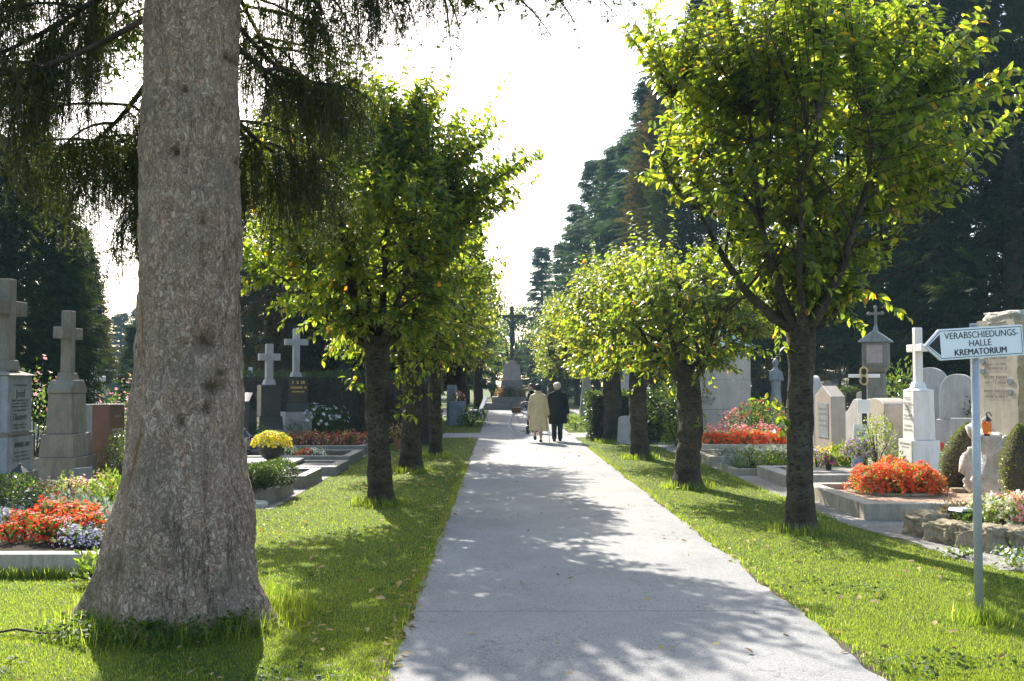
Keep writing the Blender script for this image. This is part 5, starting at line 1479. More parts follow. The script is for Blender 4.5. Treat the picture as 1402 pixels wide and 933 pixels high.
x_, y_, _ = xy(1199, 16.4); shrub('leafy_shrub', 'loose pale green shrub right of the purple chrysanthemum', 'shrub', (x_, y_, .18), .34, .3, .95, m_herb, 900, .055, (m_whitef, 60, .03, T_BLOOM), 506, shape='ball', upright=.8)
x_, y_, _ = xy(1226, 16.2); shrub('leafy_shrub', 'low dark green clump left of the glass lantern', 'shrub', (x_, y_, .18), .2, .2, .3, m_herb, 350, .05, None, 507)
# orange begonia mass
OB = gnd(1242, 678, .14)
lay = [(0, .3, 1.1), (-.32, .15, .95), (.30, .12, 1.0), (-.14, -.06, .9), (.16, -.06, .95), (.44, .34, .85), (-.38, .42, .85), (.08, .55, 1.1), (.40, -.02, .75), (-.42, -.02, .72)]
b0 = shrub('orange_begonia', 'bright orange begonia in the dense round clump on the reddish gravel', 'flowers', (OB.x, OB.y + .3, .13), .27, .27, .42, m_herb, 420, .055, (m_orange, 330, .052, T_BLOOM), 510, group='orange begonias on the reddish gravel', lump=.25)
for i, (a, b_, s_) in enumerate(lay[1:]): dup(b0, (OB.x + a, OB.y + b_ + .18, .13), i * 1.9, s_)
k = MB(); k.tube([(OB.x + .62 * math.cos(a), OB.y + .45 + .55 * math.sin(a), .145) for a in np.linspace(0, 2 * PI, 30)], .03, 6, cap=False); tag(k.build('edging_ring', m_rock), 'low stone ring edging the orange begonia clump', 'edging')
# topiary
egg_bush('clipped_bush', 'egg shaped clipped box bush leaning against the craggy rock by the pole', (6.62, 14.35, .13), .27, .95, (.14, 0), m_box, 5200, .024, 520)
egg_bush('clipped_bush', 'egg shaped clipped box bush at the right edge before the rock', (6.74, 12.78, .13), .27, 1.0, (-.05, 0), m_box, 5200, .024, 521)
o = rock_mesh('gravel_stone', (.34, .2, .08), m_rock, 75, sub=3); o.location = (6.5, 13.95, .15); tag(o, 'flat grey stone in the gravel below the clipped bush', 'stone')
# rock planter
PKX = [(5.22, 10.36), (5.42, 10.62), (5.2, 10.72), (5.44, 10.34), (5.64, 10.5), (5.62, 10.8)]
b1 = shrub('pink_begonia', 'begonia among the white and pink ones in the rock planter', 'flowers', (PKX[0][0], PKX[0][1], .2), .19, .19, .27, m_herb, 300, .045, (m_cream, 170, .045, T_BLOOM), 530, group='white and pink begonias in the rock planter')
b2 = shrub('pink_begonia', 'begonia among the white and pink ones in the rock planter', 'flowers', (PKX[1][0], PKX[1][1], .2), .19, .19, .29, m_herb, 250, .045, (m_pink, 150, .045, T_BLOOM), 531, group='white and pink begonias in the rock planter')
for i, (a, b_) in enumerate(PKX[2:]): dup((b1, b2)[i % 2], (a, b_, .2), i * 1.1, 1 + .1 * (i % 3))
for i, (a, b_, lab) in enumerate(((4.98, 10.9, 'brown tipped heather left of the flat grave lamp'), (4.98, 10.42, 'low green heather in front of the flat grave lamp'), (5.3, 10.98, 'brownish heather behind the flat grave lamp'))):
    shrub('heather', lab, 'plant', (a, b_, .18), .24, .22, .17 + .06 * (i != 1), m_weed if i == 1 else m_dry, 260, .035, None, 540 + i, upright=1.2)
shrub('white_alyssum', 'low white flowering groundcover on the lawn edge right of the pole', 'flowers', (4.9, 9.0, 0), .42, .3, .2, m_herb, 650, .05, (m_whitef, 160, .035, T_BLOOM), 545, lump=.5)
shrub('white_alyssum', 'small white daisies growing by the gravel just left of the pole', 'flowers', (4.42, 9.55, 0), .2, .14, .08, m_herb, 160, .04, (m_whitef, 60, .03, T_BLOOM), 546, lump=.5)
# right middle beds
gx = 0
bedA = shrub('orange_begonia', 'orange begonia in the front row of the long bed below the rose bush', 'flowers', (4.85, 22.95, .2), .26, .26, .3, m_herb, 200, .06, (m_orange, 170, .07, T_BLOOM), 550, group='orange begonias of the long bed')
for i in range(1, 10): dup(bedA, (4.85 + .21 * i, 22.95 + .08 * math.sin(i * 2.7), .2), i * 1.3, 1 + .12 * math.sin(i * 5.1))
bedB = shrub('pink_begonia', 'pink begonia in the back row of the long bed by the rose bush', 'flowers', (4.85, 23.6, .2), .3, .3, .42, m_herb, 200, .06, (m_pink, 170, .07, T_BLOOM), 551, group='pink begonias of the long bed')
for i in range(1, 7): dup(bedB, (4.85 + .28 * i, 23.6 + .1 * math.sin(i * 3.7), .2), i * 1.7, 1 + .1 * math.sin(i * 4.1))
bedC = shrub('white_begonia', 'cream begonia between the pink and orange rows of the long bed', 'flowers', (4.75, 23.25, .2), .22, .22, .34, m_herb, 160, .05, (m_cream, 110, .06, T_BLOOM), 552, group='cream begonias of the long bed')
for i in range(1, 5): dup(bedC, (4.75 + .37 * i, 23.25, .2), i * 1.7, .95)
x_, y_, _ = xy(1040, 24.4); shrub('rose_bush', 'round rose bush with red blooms above the long begonia bed', 'bush', (x_, y_, .2), .75, .65, 1.0, m_rosel, 2300, .07, (m_crimson, 45, .09, T_BLOOM), 553, shape='ball', lump=.4)
x_, y_, _ = xy(1003, 24.6); shrub('rose_bush', 'small pink rose left of the round rose bush', 'bush', (x_, y_, .2), .3, .3, .75, m_rosel, 350, .06, (m_pink, 70, .08, T_BLOOM), 554, shape='ball', lump=.4)
sv = shrub('silver_plant', 'silver leaved edging plant in the row right of the gnarled cherry', 'plant', (4.4, 19.95, .17), .17, .17, .2, m_silver, 190, .05, None, 555, group='silver plants in an edging row', upright=.8)
for i in range(1, 8): dup(sv, (4.4 + .2 * i, 19.95, .17), i * 1.2, 1 + .1 * math.sin(i * 3))
for i, (a, b_, r_, h_, lab) in enumerate(((4.55, 18.1, .34, .42, 'bright green bushy plant in the small kerbed bed'), (4.95, 18.2, .32, .3, 'yellowish ground plant right in the small kerbed bed'), (4.35, 18.5, .25, .25, 'grey green plant at the left in the small kerbed bed'), (5.2, 18.5, .3, .26, 'dark low plant at the back of the small kerbed bed'))):
    shrub('bedding_plant', lab, 'plant', (a, b_, .08), r_, r_, h_, (m_herb, m_herb, m_silver, m_weed)[i], 420, .06, None, 560 + i)
# ivy mound + fresh bush near the right hedge
x_, y_, _ = xy(918, 27.0); shrub('ivy_bush', 'glossy ivy bush left of the gnarled cherry trunk', 'bush', (x_, y_, 0), .8, .7, 1.75, m_rosel, 2600, .09, None, 566, shape='ball', lump=.45)
x_, y_, _ = xy(925, 25.5); shrub('leafy_shrub', 'yellow green low shrub below the ivy bush', 'shrub', (x_, y_, 0), .4, .4, .7, m_herb, 600, .07, None, 567)
x_, y_, _ = xy(1236, 23.5); shrub('ivy_bush', 'sunlit ivy bush behind the lantern shrine', 'bush', (x_, y_, 0), .6, .5, 2.1, m_rosel, 1500, .09, None, 568, shape='ball', lump=.45)
x_, y_, _ = xy(1355, 19.5); shrub('dark_shrub', 'dark evergreen shrub between the sign pole and the rough stele', 'shrub', (x_, y_, 0), .55, .5, 1.7, m_hedge, 1600, .07, None, 569, shape='ball')

# left near bed
scar = shrub('scarlet_salvia', 'scarlet flower of the bright front drift in the kerbed bed left of the trunk', 'flowers', gnd(62, 742, .15), .16, .16, .24, m_weed, 170, .05, (m_scarlet, 120, .042, T_BLOOM), 570, group='scarlet flowers in the left bed', lump=.4)
SCP = [(85, 744), (110, 742), (132, 740), (100, 725), (40, 738), (16, 744), (75, 722), (55, 728), (118, 728), (82, 700), (145, 742), (28, 726)]
for i, (a, b_) in enumerate(SCP): dup(scar, gnd(a * .86, b_, .15), i * 1.3, .95 + .2 * math.sin(i * 3.3))
sc2 = shrub('scarlet_salvia', 'scarlet flower in the pair of red clumps amid the silver leaves', 'flowers', gnd(112, 722, .15), .19, .17, .25, m_weed, 170, .05, (m_scarlet, 110, .045, T_BLOOM), 571, group='scarlet clumps amid the silver leaves', lump=.4)
for i, (a, b_) in enumerate(((123, 724), (134, 726), (78, 708), (88, 714))): dup(sc2, gnd(a, b_, .15), i * 1.8, .9)
li = shrub('lilac_ageratum', 'lilac ageratum of the pale mauve drift along the front of the left bed', 'flowers', gnd(10, 724, .15), .23, .2, .2, m_weed, 170, .045, (m_lilac, 260, .026, T_DAISY), 572, group='lilac ageratum in the left bed', lump=.3)
for i, (a, b_) in enumerate(((28, 716), (-12, 728), (80, 733), (104, 748), (118, 744), (130, 741), (96, 738), (112, 733), (140, 738), (10, 712), (126, 748))): dup(li, gnd(a, b_, .15), i * 2.1, .85 + .15 * math.sin(i * 2.3))
si = shrub('silver_plant', 'silver leaved plant in the middle of the left flower bed', 'plant', gnd(60, 706, .15), .24, .22, .24, m_silver, 230, .055, None, 573, group='silver plants in the left bed', upright=.7)
for i, (a, b_) in enumerate(((85, 700), (104, 702), (128, 700), (118, 712), (140, 714), (96, 710), (70, 712), (50, 712), (150, 722), (108, 692), (152, 735), (146, 728))): dup(si, gnd(a, b_, .15), i * 2.1, .95 + .15 * math.sin(i * 2.3))
pk = shrub('pink_begonia', 'salmon pink begonia at the back of the left flower bed', 'flowers', gnd(96, 694, .15), .2, .2, .32, m_herb, 170, .05, (m_pink, 90, .05, T_BLOOM), 574, group='salmon begonias in the left bed')
for i, (a, b_) in enumerate(((112, 692), (60, 698), (142, 684), (52, 700), (104, 698))): dup(pk, gnd(a, b_, .15), i * 2.1, 1)
cr_ = shrub('white_begonia', 'cream white begonia at the back of the left flower bed', 'flowers', gnd(74, 694, .15), .2, .2, .3, m_herb, 150, .05, (m_cream, 100, .045, T_BLOOM), 575, group='cream begonias in the left bed')
for i, (a, b_) in enumerate(((84, 690), (122, 692), (130, 692), (66, 690), (90, 697))): dup(cr_, gnd(a, b_, .15), i * 2.1, 1)
shrub('green_mound', 'feathery pale green mound at the back right of the left flower bed', 'plant', gnd(157, 700, .15), .42, .38, .45, m_herb, 1400, .05, None, 576, upright=.6)
shrub('dark_foliage_plant', 'dark low leafy plant beside the trunk in the left flower bed', 'plant', gnd(146, 708, .15), .3, .3, .22, m_weed, 400, .07, None, 577)
shrub('yew_bush', 'dark clipped yew bush in front of the black lantern', 'bush', (-5.38, 11.1, .14), .37, .37, .52, m_hedge, 1900, .045, None, 578, shape='ball', lump=.15)
shrub('golden_shrub', 'small yellow green shrub right of the dark yew bush', 'shrub', (-5.2, 12.1, .14), .22, .22, .45, m_herb, 420, .045, None, 579)
shrub('box_bush', 'large round box bush in front of the dark red gravestone', 'bush', (-5.32, 14.35, .0), .42, .42, .98, m_hedge, 3200, .04, None, 580, shape='ball', lump=.12)
x_, y_, _ = xy(50, 14.6); shrub('rose_bush', 'tall thin rose bush with pink blooms and reddish leaves between the stelae', 'bush', (x_, y_, .0), .42, .42, 1.95, m_rosel, 620, .06, (m_pink, 26, .07, T_BLOOM), 581, shape='ball', lump=.5, stem_n=14)
x_, y_, _ = xy(186, 22); shrub('rose_bush', 'rose bush with pale pink blooms at the edge of the big trunk', 'bush', (x_, y_, .0), .6, .5, 1.6, m_rosel, 800, .07, (m_pink, 30, .1, T_BLOOM), 582, shape='ball', lump=.5)
x_, y_, _ = xy(150, 25); shrub('rose_bush', 'pale leaved rose bush in front of the distant white cross', 'bush', (x_, y_, .0), .7, .5, 1.35, m_rosel, 800, .07, (m_pink, 30, .1, T_BLOOM), 583, shape='ball', lump=.5)
# left middle
for i, (px, py, r_, lab) in enumerate(((334, 676, .36, 'clipped box ball nearest the big trunk in the low kerb'), (356, 674, .38, 'clipped box ball in the middle of the low kerb'), (376, 668, .3, 'clipped box ball at the right end of the low kerb'))):
    q = gnd(px, py, .15); shrub('box_bush', lab, 'bush', (q.x, q.y + .3, .13), r_ * .92, r_ * .92, .42, m_hedge, 5500, .03, None, 590 + i, shape='ball', lump=.1)
q = gnd(372, 632, .215); pot('dark footed bowl on the cover slab', (q.x, q.y, .26), .24, .28, m_darkpot, 'flower_bowl', True, True)
shrub('chrysanthemum', 'dome of yellow chrysanthemums in the dark footed bowl', 'flowers', (q.x, q.y, .48), .36, .36, .27, m_herb, 700, .05, (m_yellow, 620, .05, T_DAISY), 594, topb=.3, lump=.14)
for i, (px, py, m_, lab) in enumerate(((397, 622, m_cream, 'small cream flowers on the kerb behind the yellow mums'), (419, 624, m_scarlet, 'small red flowers on the kerb right of the yellow mums'), (431, 624, m_whitef, 'small white flowers on the kerb right of the small red flowers'))):
    q = gnd(px, py, .14); shrub('bedding_flower', lab, 'flowers', (q.x, q.y, .13), .22, .2, .15, m_herb, 140, .05, (m_, 90, .055, T_BLOOM), 595 + i)
x_, y_, _ = xy(440, 26); shrub('white_rose_bush', 'bush of white blooms right of the black crosses', 'bush', (x_, y_, .0), .75, .6, 1.05, m_weed, 1500, .07, (m_whitef, 70, .10, T_BLOOM), 600, shape='ball')
be = shrub('red_begonia', 'dark red begonia in the shaded row below the white blooms', 'flowers', (-4.9, 23.3, .18), .26, .24, .32, m_weed, 220, .05, (m_crimson, 50, .06, T_BLOOM), 601, group='dark red begonias in the shade')
be2 = shrub('pink_bedding_flower', 'brownish pink flower among the dark red begonias in the shade', 'flowers', (-4.95, 23.1, .18), .24, .22, .3, m_dry, 160, .05, (m_pink, 26, .05, T_BLOOM), 613, group='brownish pink flowers in the shade')
for i in range(1, 7): dup(be2, (-4.95 + .29 * i, 23.1 - .1 * math.sin(i * 3), .18), i * 2.3, 1 + .2 * math.sin(i * 4.1))
for i in range(1, 8): dup(be, (-4.9 + .25 * i, 23.3 + .15 * math.sin(i * 2), .18), i * 1.3, 1 + .15 * math.sin(i * 3.1))
x_, y_, _ = xy(402, 24.8); shrub('small_conifer', 'small dark conifer ball beside the grey block under the gold lettered cross', 'bush', (x_, y_, 0), .25, .25, .7, m_hedge, 900, .045, None, 602, shape='ball')
x_, y_, _ = xy(343, 23.5); shrub('dark_shrub', 'dark fern like shrub at the foot of the slanted dark stone', 'shrub', (x_, y_, 0), .5, .45, .8, m_weed, 900, .08, None, 603)
x_, y_, _ = xy(336, 21.2); lantern('dark box lantern at the edge of the big trunk in the shade', (x_, y_, .18), 1.6)
for i, (px, Yd, r_, h_, lab) in enumerate(((438, 31.5, .62, 2.5, 'clipped dark column bush left of the pair behind the white blooms'), (472, 31, .68, 2.4, 'clipped dark column bush behind the dark red begonias'))):
    x_, y_, _ = xy(px, Yd); egg_bush('column_bush', lab, (x_, y_, 0), r_, h_, (0, 0), m_hedge, 5000, .06, 610 + i)
x_, y_, _ = xy(548, 24.5); pot('terracotta pot with orange plant between the left cherry trunks', (x_, y_, 0), .16, .26, m_terracotta); shrub('potted_plant', 'orange leaved plant in the terracotta pot', 'plant', (x_, y_, .24), .3, .3, .4, m_dry, 300, .07, None, 612)

# hedges
def hedge(label, x0, y0, x1, y1, h, n, s, seed, tops=.06):
    rg = np.random.default_rng(seed); cx, cy = (x0 + x1) / 2, (y0 + y1) / 2
    root = thing('hedge', label, 'hedge', (cx, cy, 0)); a, b_ = (x1 - x0) / 2, (y1 - y0) / 2
    c_ = MB(); c_.box(-a + .12, -b_ + .12, 0, a - .12, b_ - .12, h - .13); c_.rough(.05, 3, seed); c_.build('branches', m_conbark, root)
    P = rg.uniform(-1, 1, (n, 3)); ax = rg.choice(3, n, p=np.array([b_ * h, a * h, a * b_]) / (b_ * h + a * h + a * b_)); sg = np.where(rg.random(n) < .5, -1, 1)
    sg[ax == 2] = 1
    N = np.zeros((n, 3)); N[np.arange(n), ax] = sg
    P[np.arange(n), ax] = sg
    P = P * np.array([a, b_, h / 2]) + np.array([0, 0, h / 2])
    nz = np.array([mnoise.noise(Vector(q) * 2.1 + Vector((seed, 0, 0))) for q in P])
    P = P + N * (nz * .10 - rg.random(n) * .14)[:, None]
    D = N + rg.normal(0, .6, (n, 3)); D[:, 2] += .3
    fo = Raw(); fo.scatter(*T_LEAFS, P, D, rg.normal(0, .6, (n, 3)) + np.array([0, 0, 1]), s * rg.uniform(.6, 1.25, n)); fo.build('foliage', m_hedge, root)
    return root


hedge('clipped dark hedge along the crossing path behind the straight right cherry trunks', 2.45, 27.75, 7.2, 28.7, 1.38, 13000, .08, 701)
hedge('clipped dark hedge along the crossing path behind the left cherry trunks', -7.5, 26.6, -1.62, 27.6, 1.9, 13000, .08, 702)
hedge('low hedge far behind the marble cross on the right', 9.5, 27.5, 16, 28.4, 1.5, 7000, .1, 703)
x_, y_, _ = xy(788, 33.5); shrub('leafy_shrub', 'grey green shrub beyond the crossing left of the right hedge', 'shrub', (x_, y_, 0), .5, .45, .55, m_herb, 700, .07, None, 704)
x_, y_, _ = xy(645, 36.5); shrub('white_rose_bush', 'low bush with white blooms below the white garden chair', 'bush', (x_, y_, 0), .62, .55, .78, m_weed, 900, .08, (m_whitef, 26, .07, T_BLOOM), 705)
x_, y_, _ = xy(627, 37.5); shrub('potted_plant', 'pink flowering plant left of the low white bloomed bush', 'plant', (x_, y_, .9), .3, .3, .35, m_herb, 160, .07, (m_pink, 60, .09, T_BLOOM), 706)
k = MB(); k.box(-.3, -.3, -.05, .3, .3, .9); o = k.build('stone_block', m_bluegrey, bevel=.02); o.location = (x_, y_, 0); tag(o, 'teal grey stone block under the pink flowering plant', 'stone block')

# weeds at the spruce foot
wd = Raw(); rgw = np.random.default_rng(88); n = 620
a = PI + .6 + (PI - .9) * np.clip(rgw.choice([.08, .2, .33, .5, .62, .8], n) + rgw.normal(0, .07, n), 0, 1); r_ = .62 + .28 * rgw.random(n) ** 1.4
P = np.stack([SPX - .02 + r_ * np.cos(a), SPY + r_ * np.sin(a), .02 + .11 * rgw.random(n) * (1.15 - (r_ - .62) * 2.2)], 1)
D = np.stack([np.cos(a) + rgw.normal(0, .8, n), np.sin(a) + rgw.normal(0, .8, n), rgw.uniform(-.2, .8, n)], 1)
wd.scatter(*T_LEAF, P, D, np.stack([rgw.normal(0, .5, n), rgw.normal(0, .5, n), np.ones(n)], 1), rgw.uniform(.03, .06, n), rgw.uniform(.04, .075, n))
tag(wd.build('ground_weeds', m_weed), 'low leafy weeds round the foot of the big spruce', 'weeds', kind='stuff')
for (px, py, s_, lab) in ((205, 866, .2, 'broad leaved dock plant in front of the big trunk'), (318, 858, .15, 'small broad leaved weed at the right foot of the big trunk')):
    q = gnd(px, py + 8); root = thing('dock_plant', lab, 'plant', (q.x, q.y, 0)); w_ = Raw(); m_n = 8; aa = np.linspace(0, 2 * PI, m_n, endpoint=False)
    w_.scatter(*T_LEAF, np.tile([0, 0, .02], (m_n, 1)), np.stack([np.cos(aa) * .7, np.sin(aa) * .7, np.full(m_n, .75)], 1), np.stack([-np.cos(aa), -np.sin(aa), np.ones(m_n)], 1), s_ * rgw.uniform(.7, 1.1, m_n)); w_.build('leaf', m_weed, root)
shrub('fern_sapling', 'bright yellow green seedling against the left side of the big trunk', 'plant', gnd(128, 800), .16, .16, .26, m_herb, 120, .07, None, 720, upright=.6)
o = MB(); o.tube([(0, 0, .02), (.16, .02, .045), (.34, -.03, .03), (.5, .0, .02)], [.008, .009, .007, .004], 6); o = o.build('fallen_stick', m_deadtwig); o.location = gnd(-12, 872); tag(o, 'pale dry stick lying in the grass at the left edge', 'stick')
# ------------------------------------------------------------------ arrow sign
SG = gnd(1341, 850)
root = thing('direction_sign', 'white arrow sign pointing left on a galvanised pole', 'sign', (SG.x, SG.y, 0))
k = MB(); k.lathe([(.029, -.1), (.029, 2.085)], n=20); k.lathe([(.031, 2.086), (.031, 2.10), (.02, 2.105)], n=20); k.build('pole', m_steel, root, smooth=True)
W0, W1, HH = -.44, .375, .110
yaw = R(13); roll = R(-3.6)
holder = Matrix.Translation((0, -.045, 1.965)) @ Matrix.Rotation(yaw, 4, 'Z') @ Matrix.Rotation(roll, 4, 'Y')
TIP = .125
def arrow(mb, ins, y0, y1, x0=W0, x1=W1, h=HH):
    a = ins * 1.45
    mb.prism([(x0 + a, 0), (x0 + TIP + ins * .45, -h + ins), (x1 - ins, -h + ins), (x1 - ins, h - ins), (x0 + TIP + ins * .45, h - ins)], 'y', y0, y1)
k = MB(); arrow(k, 0, -.012, .010); k.xf(holder); pan = k.build('panel', m_signwhite, root, bevel=.003)
def ring(ins0, ins1, y):
    """a thin outline between two insets"""
    m = MB()
    def poly(ins):
        a = ins * 1.45
        return [(W0 + a, 0), (W0 + TIP + ins * .45, -HH + ins), (W1 - ins, -HH + ins), (W1 - ins, HH - ins), (W0 + TIP + ins * .45, HH - ins)]
    A, B = poly(ins0), poly(ins1)
    m.v = [(x, y, z) for x, z in A] + [(x, y, z) for x, z in B]
    for i in range(5): j = (i + 1) % 5; m.f.append((i, j, 5 + j, 5 + i))
    return m
k = ring(.012, .0165, -.0135); k.xf(holder); k.build('border', m_signblack, pan)
k = MB(); k.v = [(W0 + .033, -.0135, 0), (W0 + .128, -.0135, -.075), (W0 + .128, -.0135, .075)]; k.f = [(0, 1, 2)]; k.xf(holder); k.build('arrowhead', m_signblack, pan)
for (txt, sz, x, z, bold) in (('VERABSCHIEDUNGS-', .0655, .03, .056, 0), ('HALLE', .0655, .012, -.004, 0), ('KREMATORIUM', .0625, .012, -.064, 0), ('KREMATORIUM', .0625, .0145, -.0635, 0)):
    o = text_mesh('lettering', txt, sz, m_signblack, pan, bold=bold, depth=.0006)
    o.matrix_local = holder @ Matrix.Translation((x, -.0138, z)) @ Matrix.Rotation(R(90), 4, 'X')
for z in (.07, -.07):
    k = MB(); k.box(-.045, -.032, z - .012, .045, -.012 + .036, z + .012); k.xf(Matrix.Translation((0, .0, 1.965))); k.build('clamp', m_steel, root)

# ------------------------------------------------------------------ crucifix monument
MX, MYd = at(701, 520, 56.5).x, 56.5
root = thing('crucifix_monument', 'large wooden crucifix on a tapered stone plinth with steps at the end of the path', 'monument', (MX, MYd + .9, 0))
for (a, z0, z1) in ((1.5, -.05, .40), (1.12, .40, .74)):
    k = MB(); k.box(-a * 1.02, -a * .9, z0, a * 1.02, a * .9, z1); k.build('step', m_mortar, root, bevel=.02)
k = MB(); k.box(-.80, -.7, .742, .80, .7, 1.15, (.04, .04)); k.box(-.66, -.58, 1.152, .66, .58, 1.70, (.06, .06)); k.build('plinth_base', m_mortar, root, bevel=.02)
k = MB(); k.box(-.54, -.46, 1.702, .54, .46, 2.50, (.08, .07)); k.prism([(-.47, 2.502), (.47, 2.502), (.44, 2.56), (0, 2.86), (-.44, 2.56)], 'y', -.40, .40); k.build('plinth', m_pinkstone, root, bevel=.02)
k = MB(); k.box(-.36, -.10, 2.87, .36, .14, 2.96); k.box(-.10, -.08, 2.6, .10, .12, 5.95); k.box(-.86, -.075, 5.28, -.10, .115, 5.46); k.box(.10, -.075, 5.28, .86, .115, 5.46); cr_x = k.build('cross', m_darkwood, root, bevel=.01)
k = MB(); yb = -.17
k.loft([((0, yb, 4.30), .13, .10), ((0, yb, 4.42), .15, .11), ((.01, yb, 4.62), .125, .09), ((0, yb - .01, 4.85), .16, .11), ((0, yb, 5.02), .17, .10), ((0, yb, 5.10), .08, .07), ((0, yb - .02, 5.16), .055, .055)], 14)
k.ball((.03, yb - .06, 5.27), .085, .1, .115)
for s in (-1, 1):
    k.tube([(s * .13, yb, 5.02), (s * .42, yb + .02, 5.20), (s * .72, yb + .06, 5.36)], [.065, .05, .035], 8); k.ball((s * .77, yb + .06, 5.38), .05, .03, .045, 8, 5)
    k.tube([(s * .075, yb, 4.36), (s * .08 + .03, yb - .12, 3.95), (s * .04, yb - .02, 3.52), (s * .035, yb - .04, 3.40)], [.095, .075, .05, .04], 8)
    k.ball((s * .035, yb - .08, 3.36), .04, .09, .04, 8, 5)
fig = remesh(k, 'carved_figure', m_bronze, root, .022)
k = MB(); k.loft([((0, yb, 4.20), .185, .14), ((0, yb, 4.32), .165, .13), ((.01, yb, 4.47), .165, .125)], 16); k.build('loincloth', m_bronze, fig, smooth=True)
for i, (dx_, lab, m_) in enumerate(((-.62, 'reddish flowering plant at the left foot of the crucifix plinth', m_scarlet), (-.1, 'dark green plant in the middle before the crucifix plinth', m_crimson), (.5, 'brownish flowering plant at the right foot of the crucifix plinth', m_crimson))):
    shrub('potted_plant', lab, 'plant', (MX + dx_, MYd + .1, .74), .36, .2, .55, m_dry if i != 1 else m_weed, 260, .1, (m_, 18, .07, T_BLOOM), 730 + i)

# ------------------------------------------------------------------ garden chair
x_, y_, _ = xy(651, 42.5)
root = thing('garden_chair', 'white garden chair with tilted back among the left trees beyond the crossing', 'chair', (x_, y_, 0), R(20))
k = MB(); k.box(-.24, -.24, .40, .24, .22, .44); k.build('seat', m_whitepaint, root, bevel=.015)
k = MB(); k.box(-.02, -.24, 0, .02, .24, .58); k.xf(Matrix.Translation((.25, 0, .46)) @ Matrix.Rotation(R(24), 4, 'Y')); k.build('backrest', m_whitepaint, root, bevel=.015)
for a in (-1, 1):
    for b_ in (-1, 1): k = MB(); k.tube([(a * .21, b_ * .2, .4), (a * .25, b_ * .23, 0)], .017, 8); k.build('leg', m_whitepaint, root)

# ------------------------------------------------------------------ people
m_skin = S('skin', (0.50, 0.29, 0.20), (0.56, 0.34, 0.24), 8, 0.55, 0.0)
m_stock = S('stocking', (0.28, 0.18, 0.13), (0.33, 0.21, 0.15), 9, 0.6, 0)
m_trench = S('beige_trench_cloth', (0.54, 0.40, 0.20), (0.62, 0.475, 0.26), 5, 0.8, 0.4, 20, dist=.02)
m_coat = S('black_wool', (0.010, 0.010, 0.011), (0.018, 0.018, 0.02), 7, 0.95, 0.2, 60, spec=.1)
m_trous = S('dark_teal_cloth', (0.012, 0.02, 0.023), (0.02, 0.03, 0.034), 7, 0.9, 0.2)
m_shoe = S('black_leather', (0.010, 0.010, 0.012), (0.016, 0.016, 0.018), 9, 0.35, 0)
m_hairdark = S('dark_hair', (0.016, 0.012, 0.012), (0.03, 0.024, 0.022), 30, 0.55, 0.5, 120)
m_hairgrey = S('blond_grey_hair', (0.40, 0.34, 0.25), (0.58, 0.51, 0.40), 30, 0.6, 0.6, 90)
m_hairbrown = S('brown_hair', (0.06, 0.04, 0.025), (0.10, 0.066, 0.04), 30, 0.6, 0.5, 90)


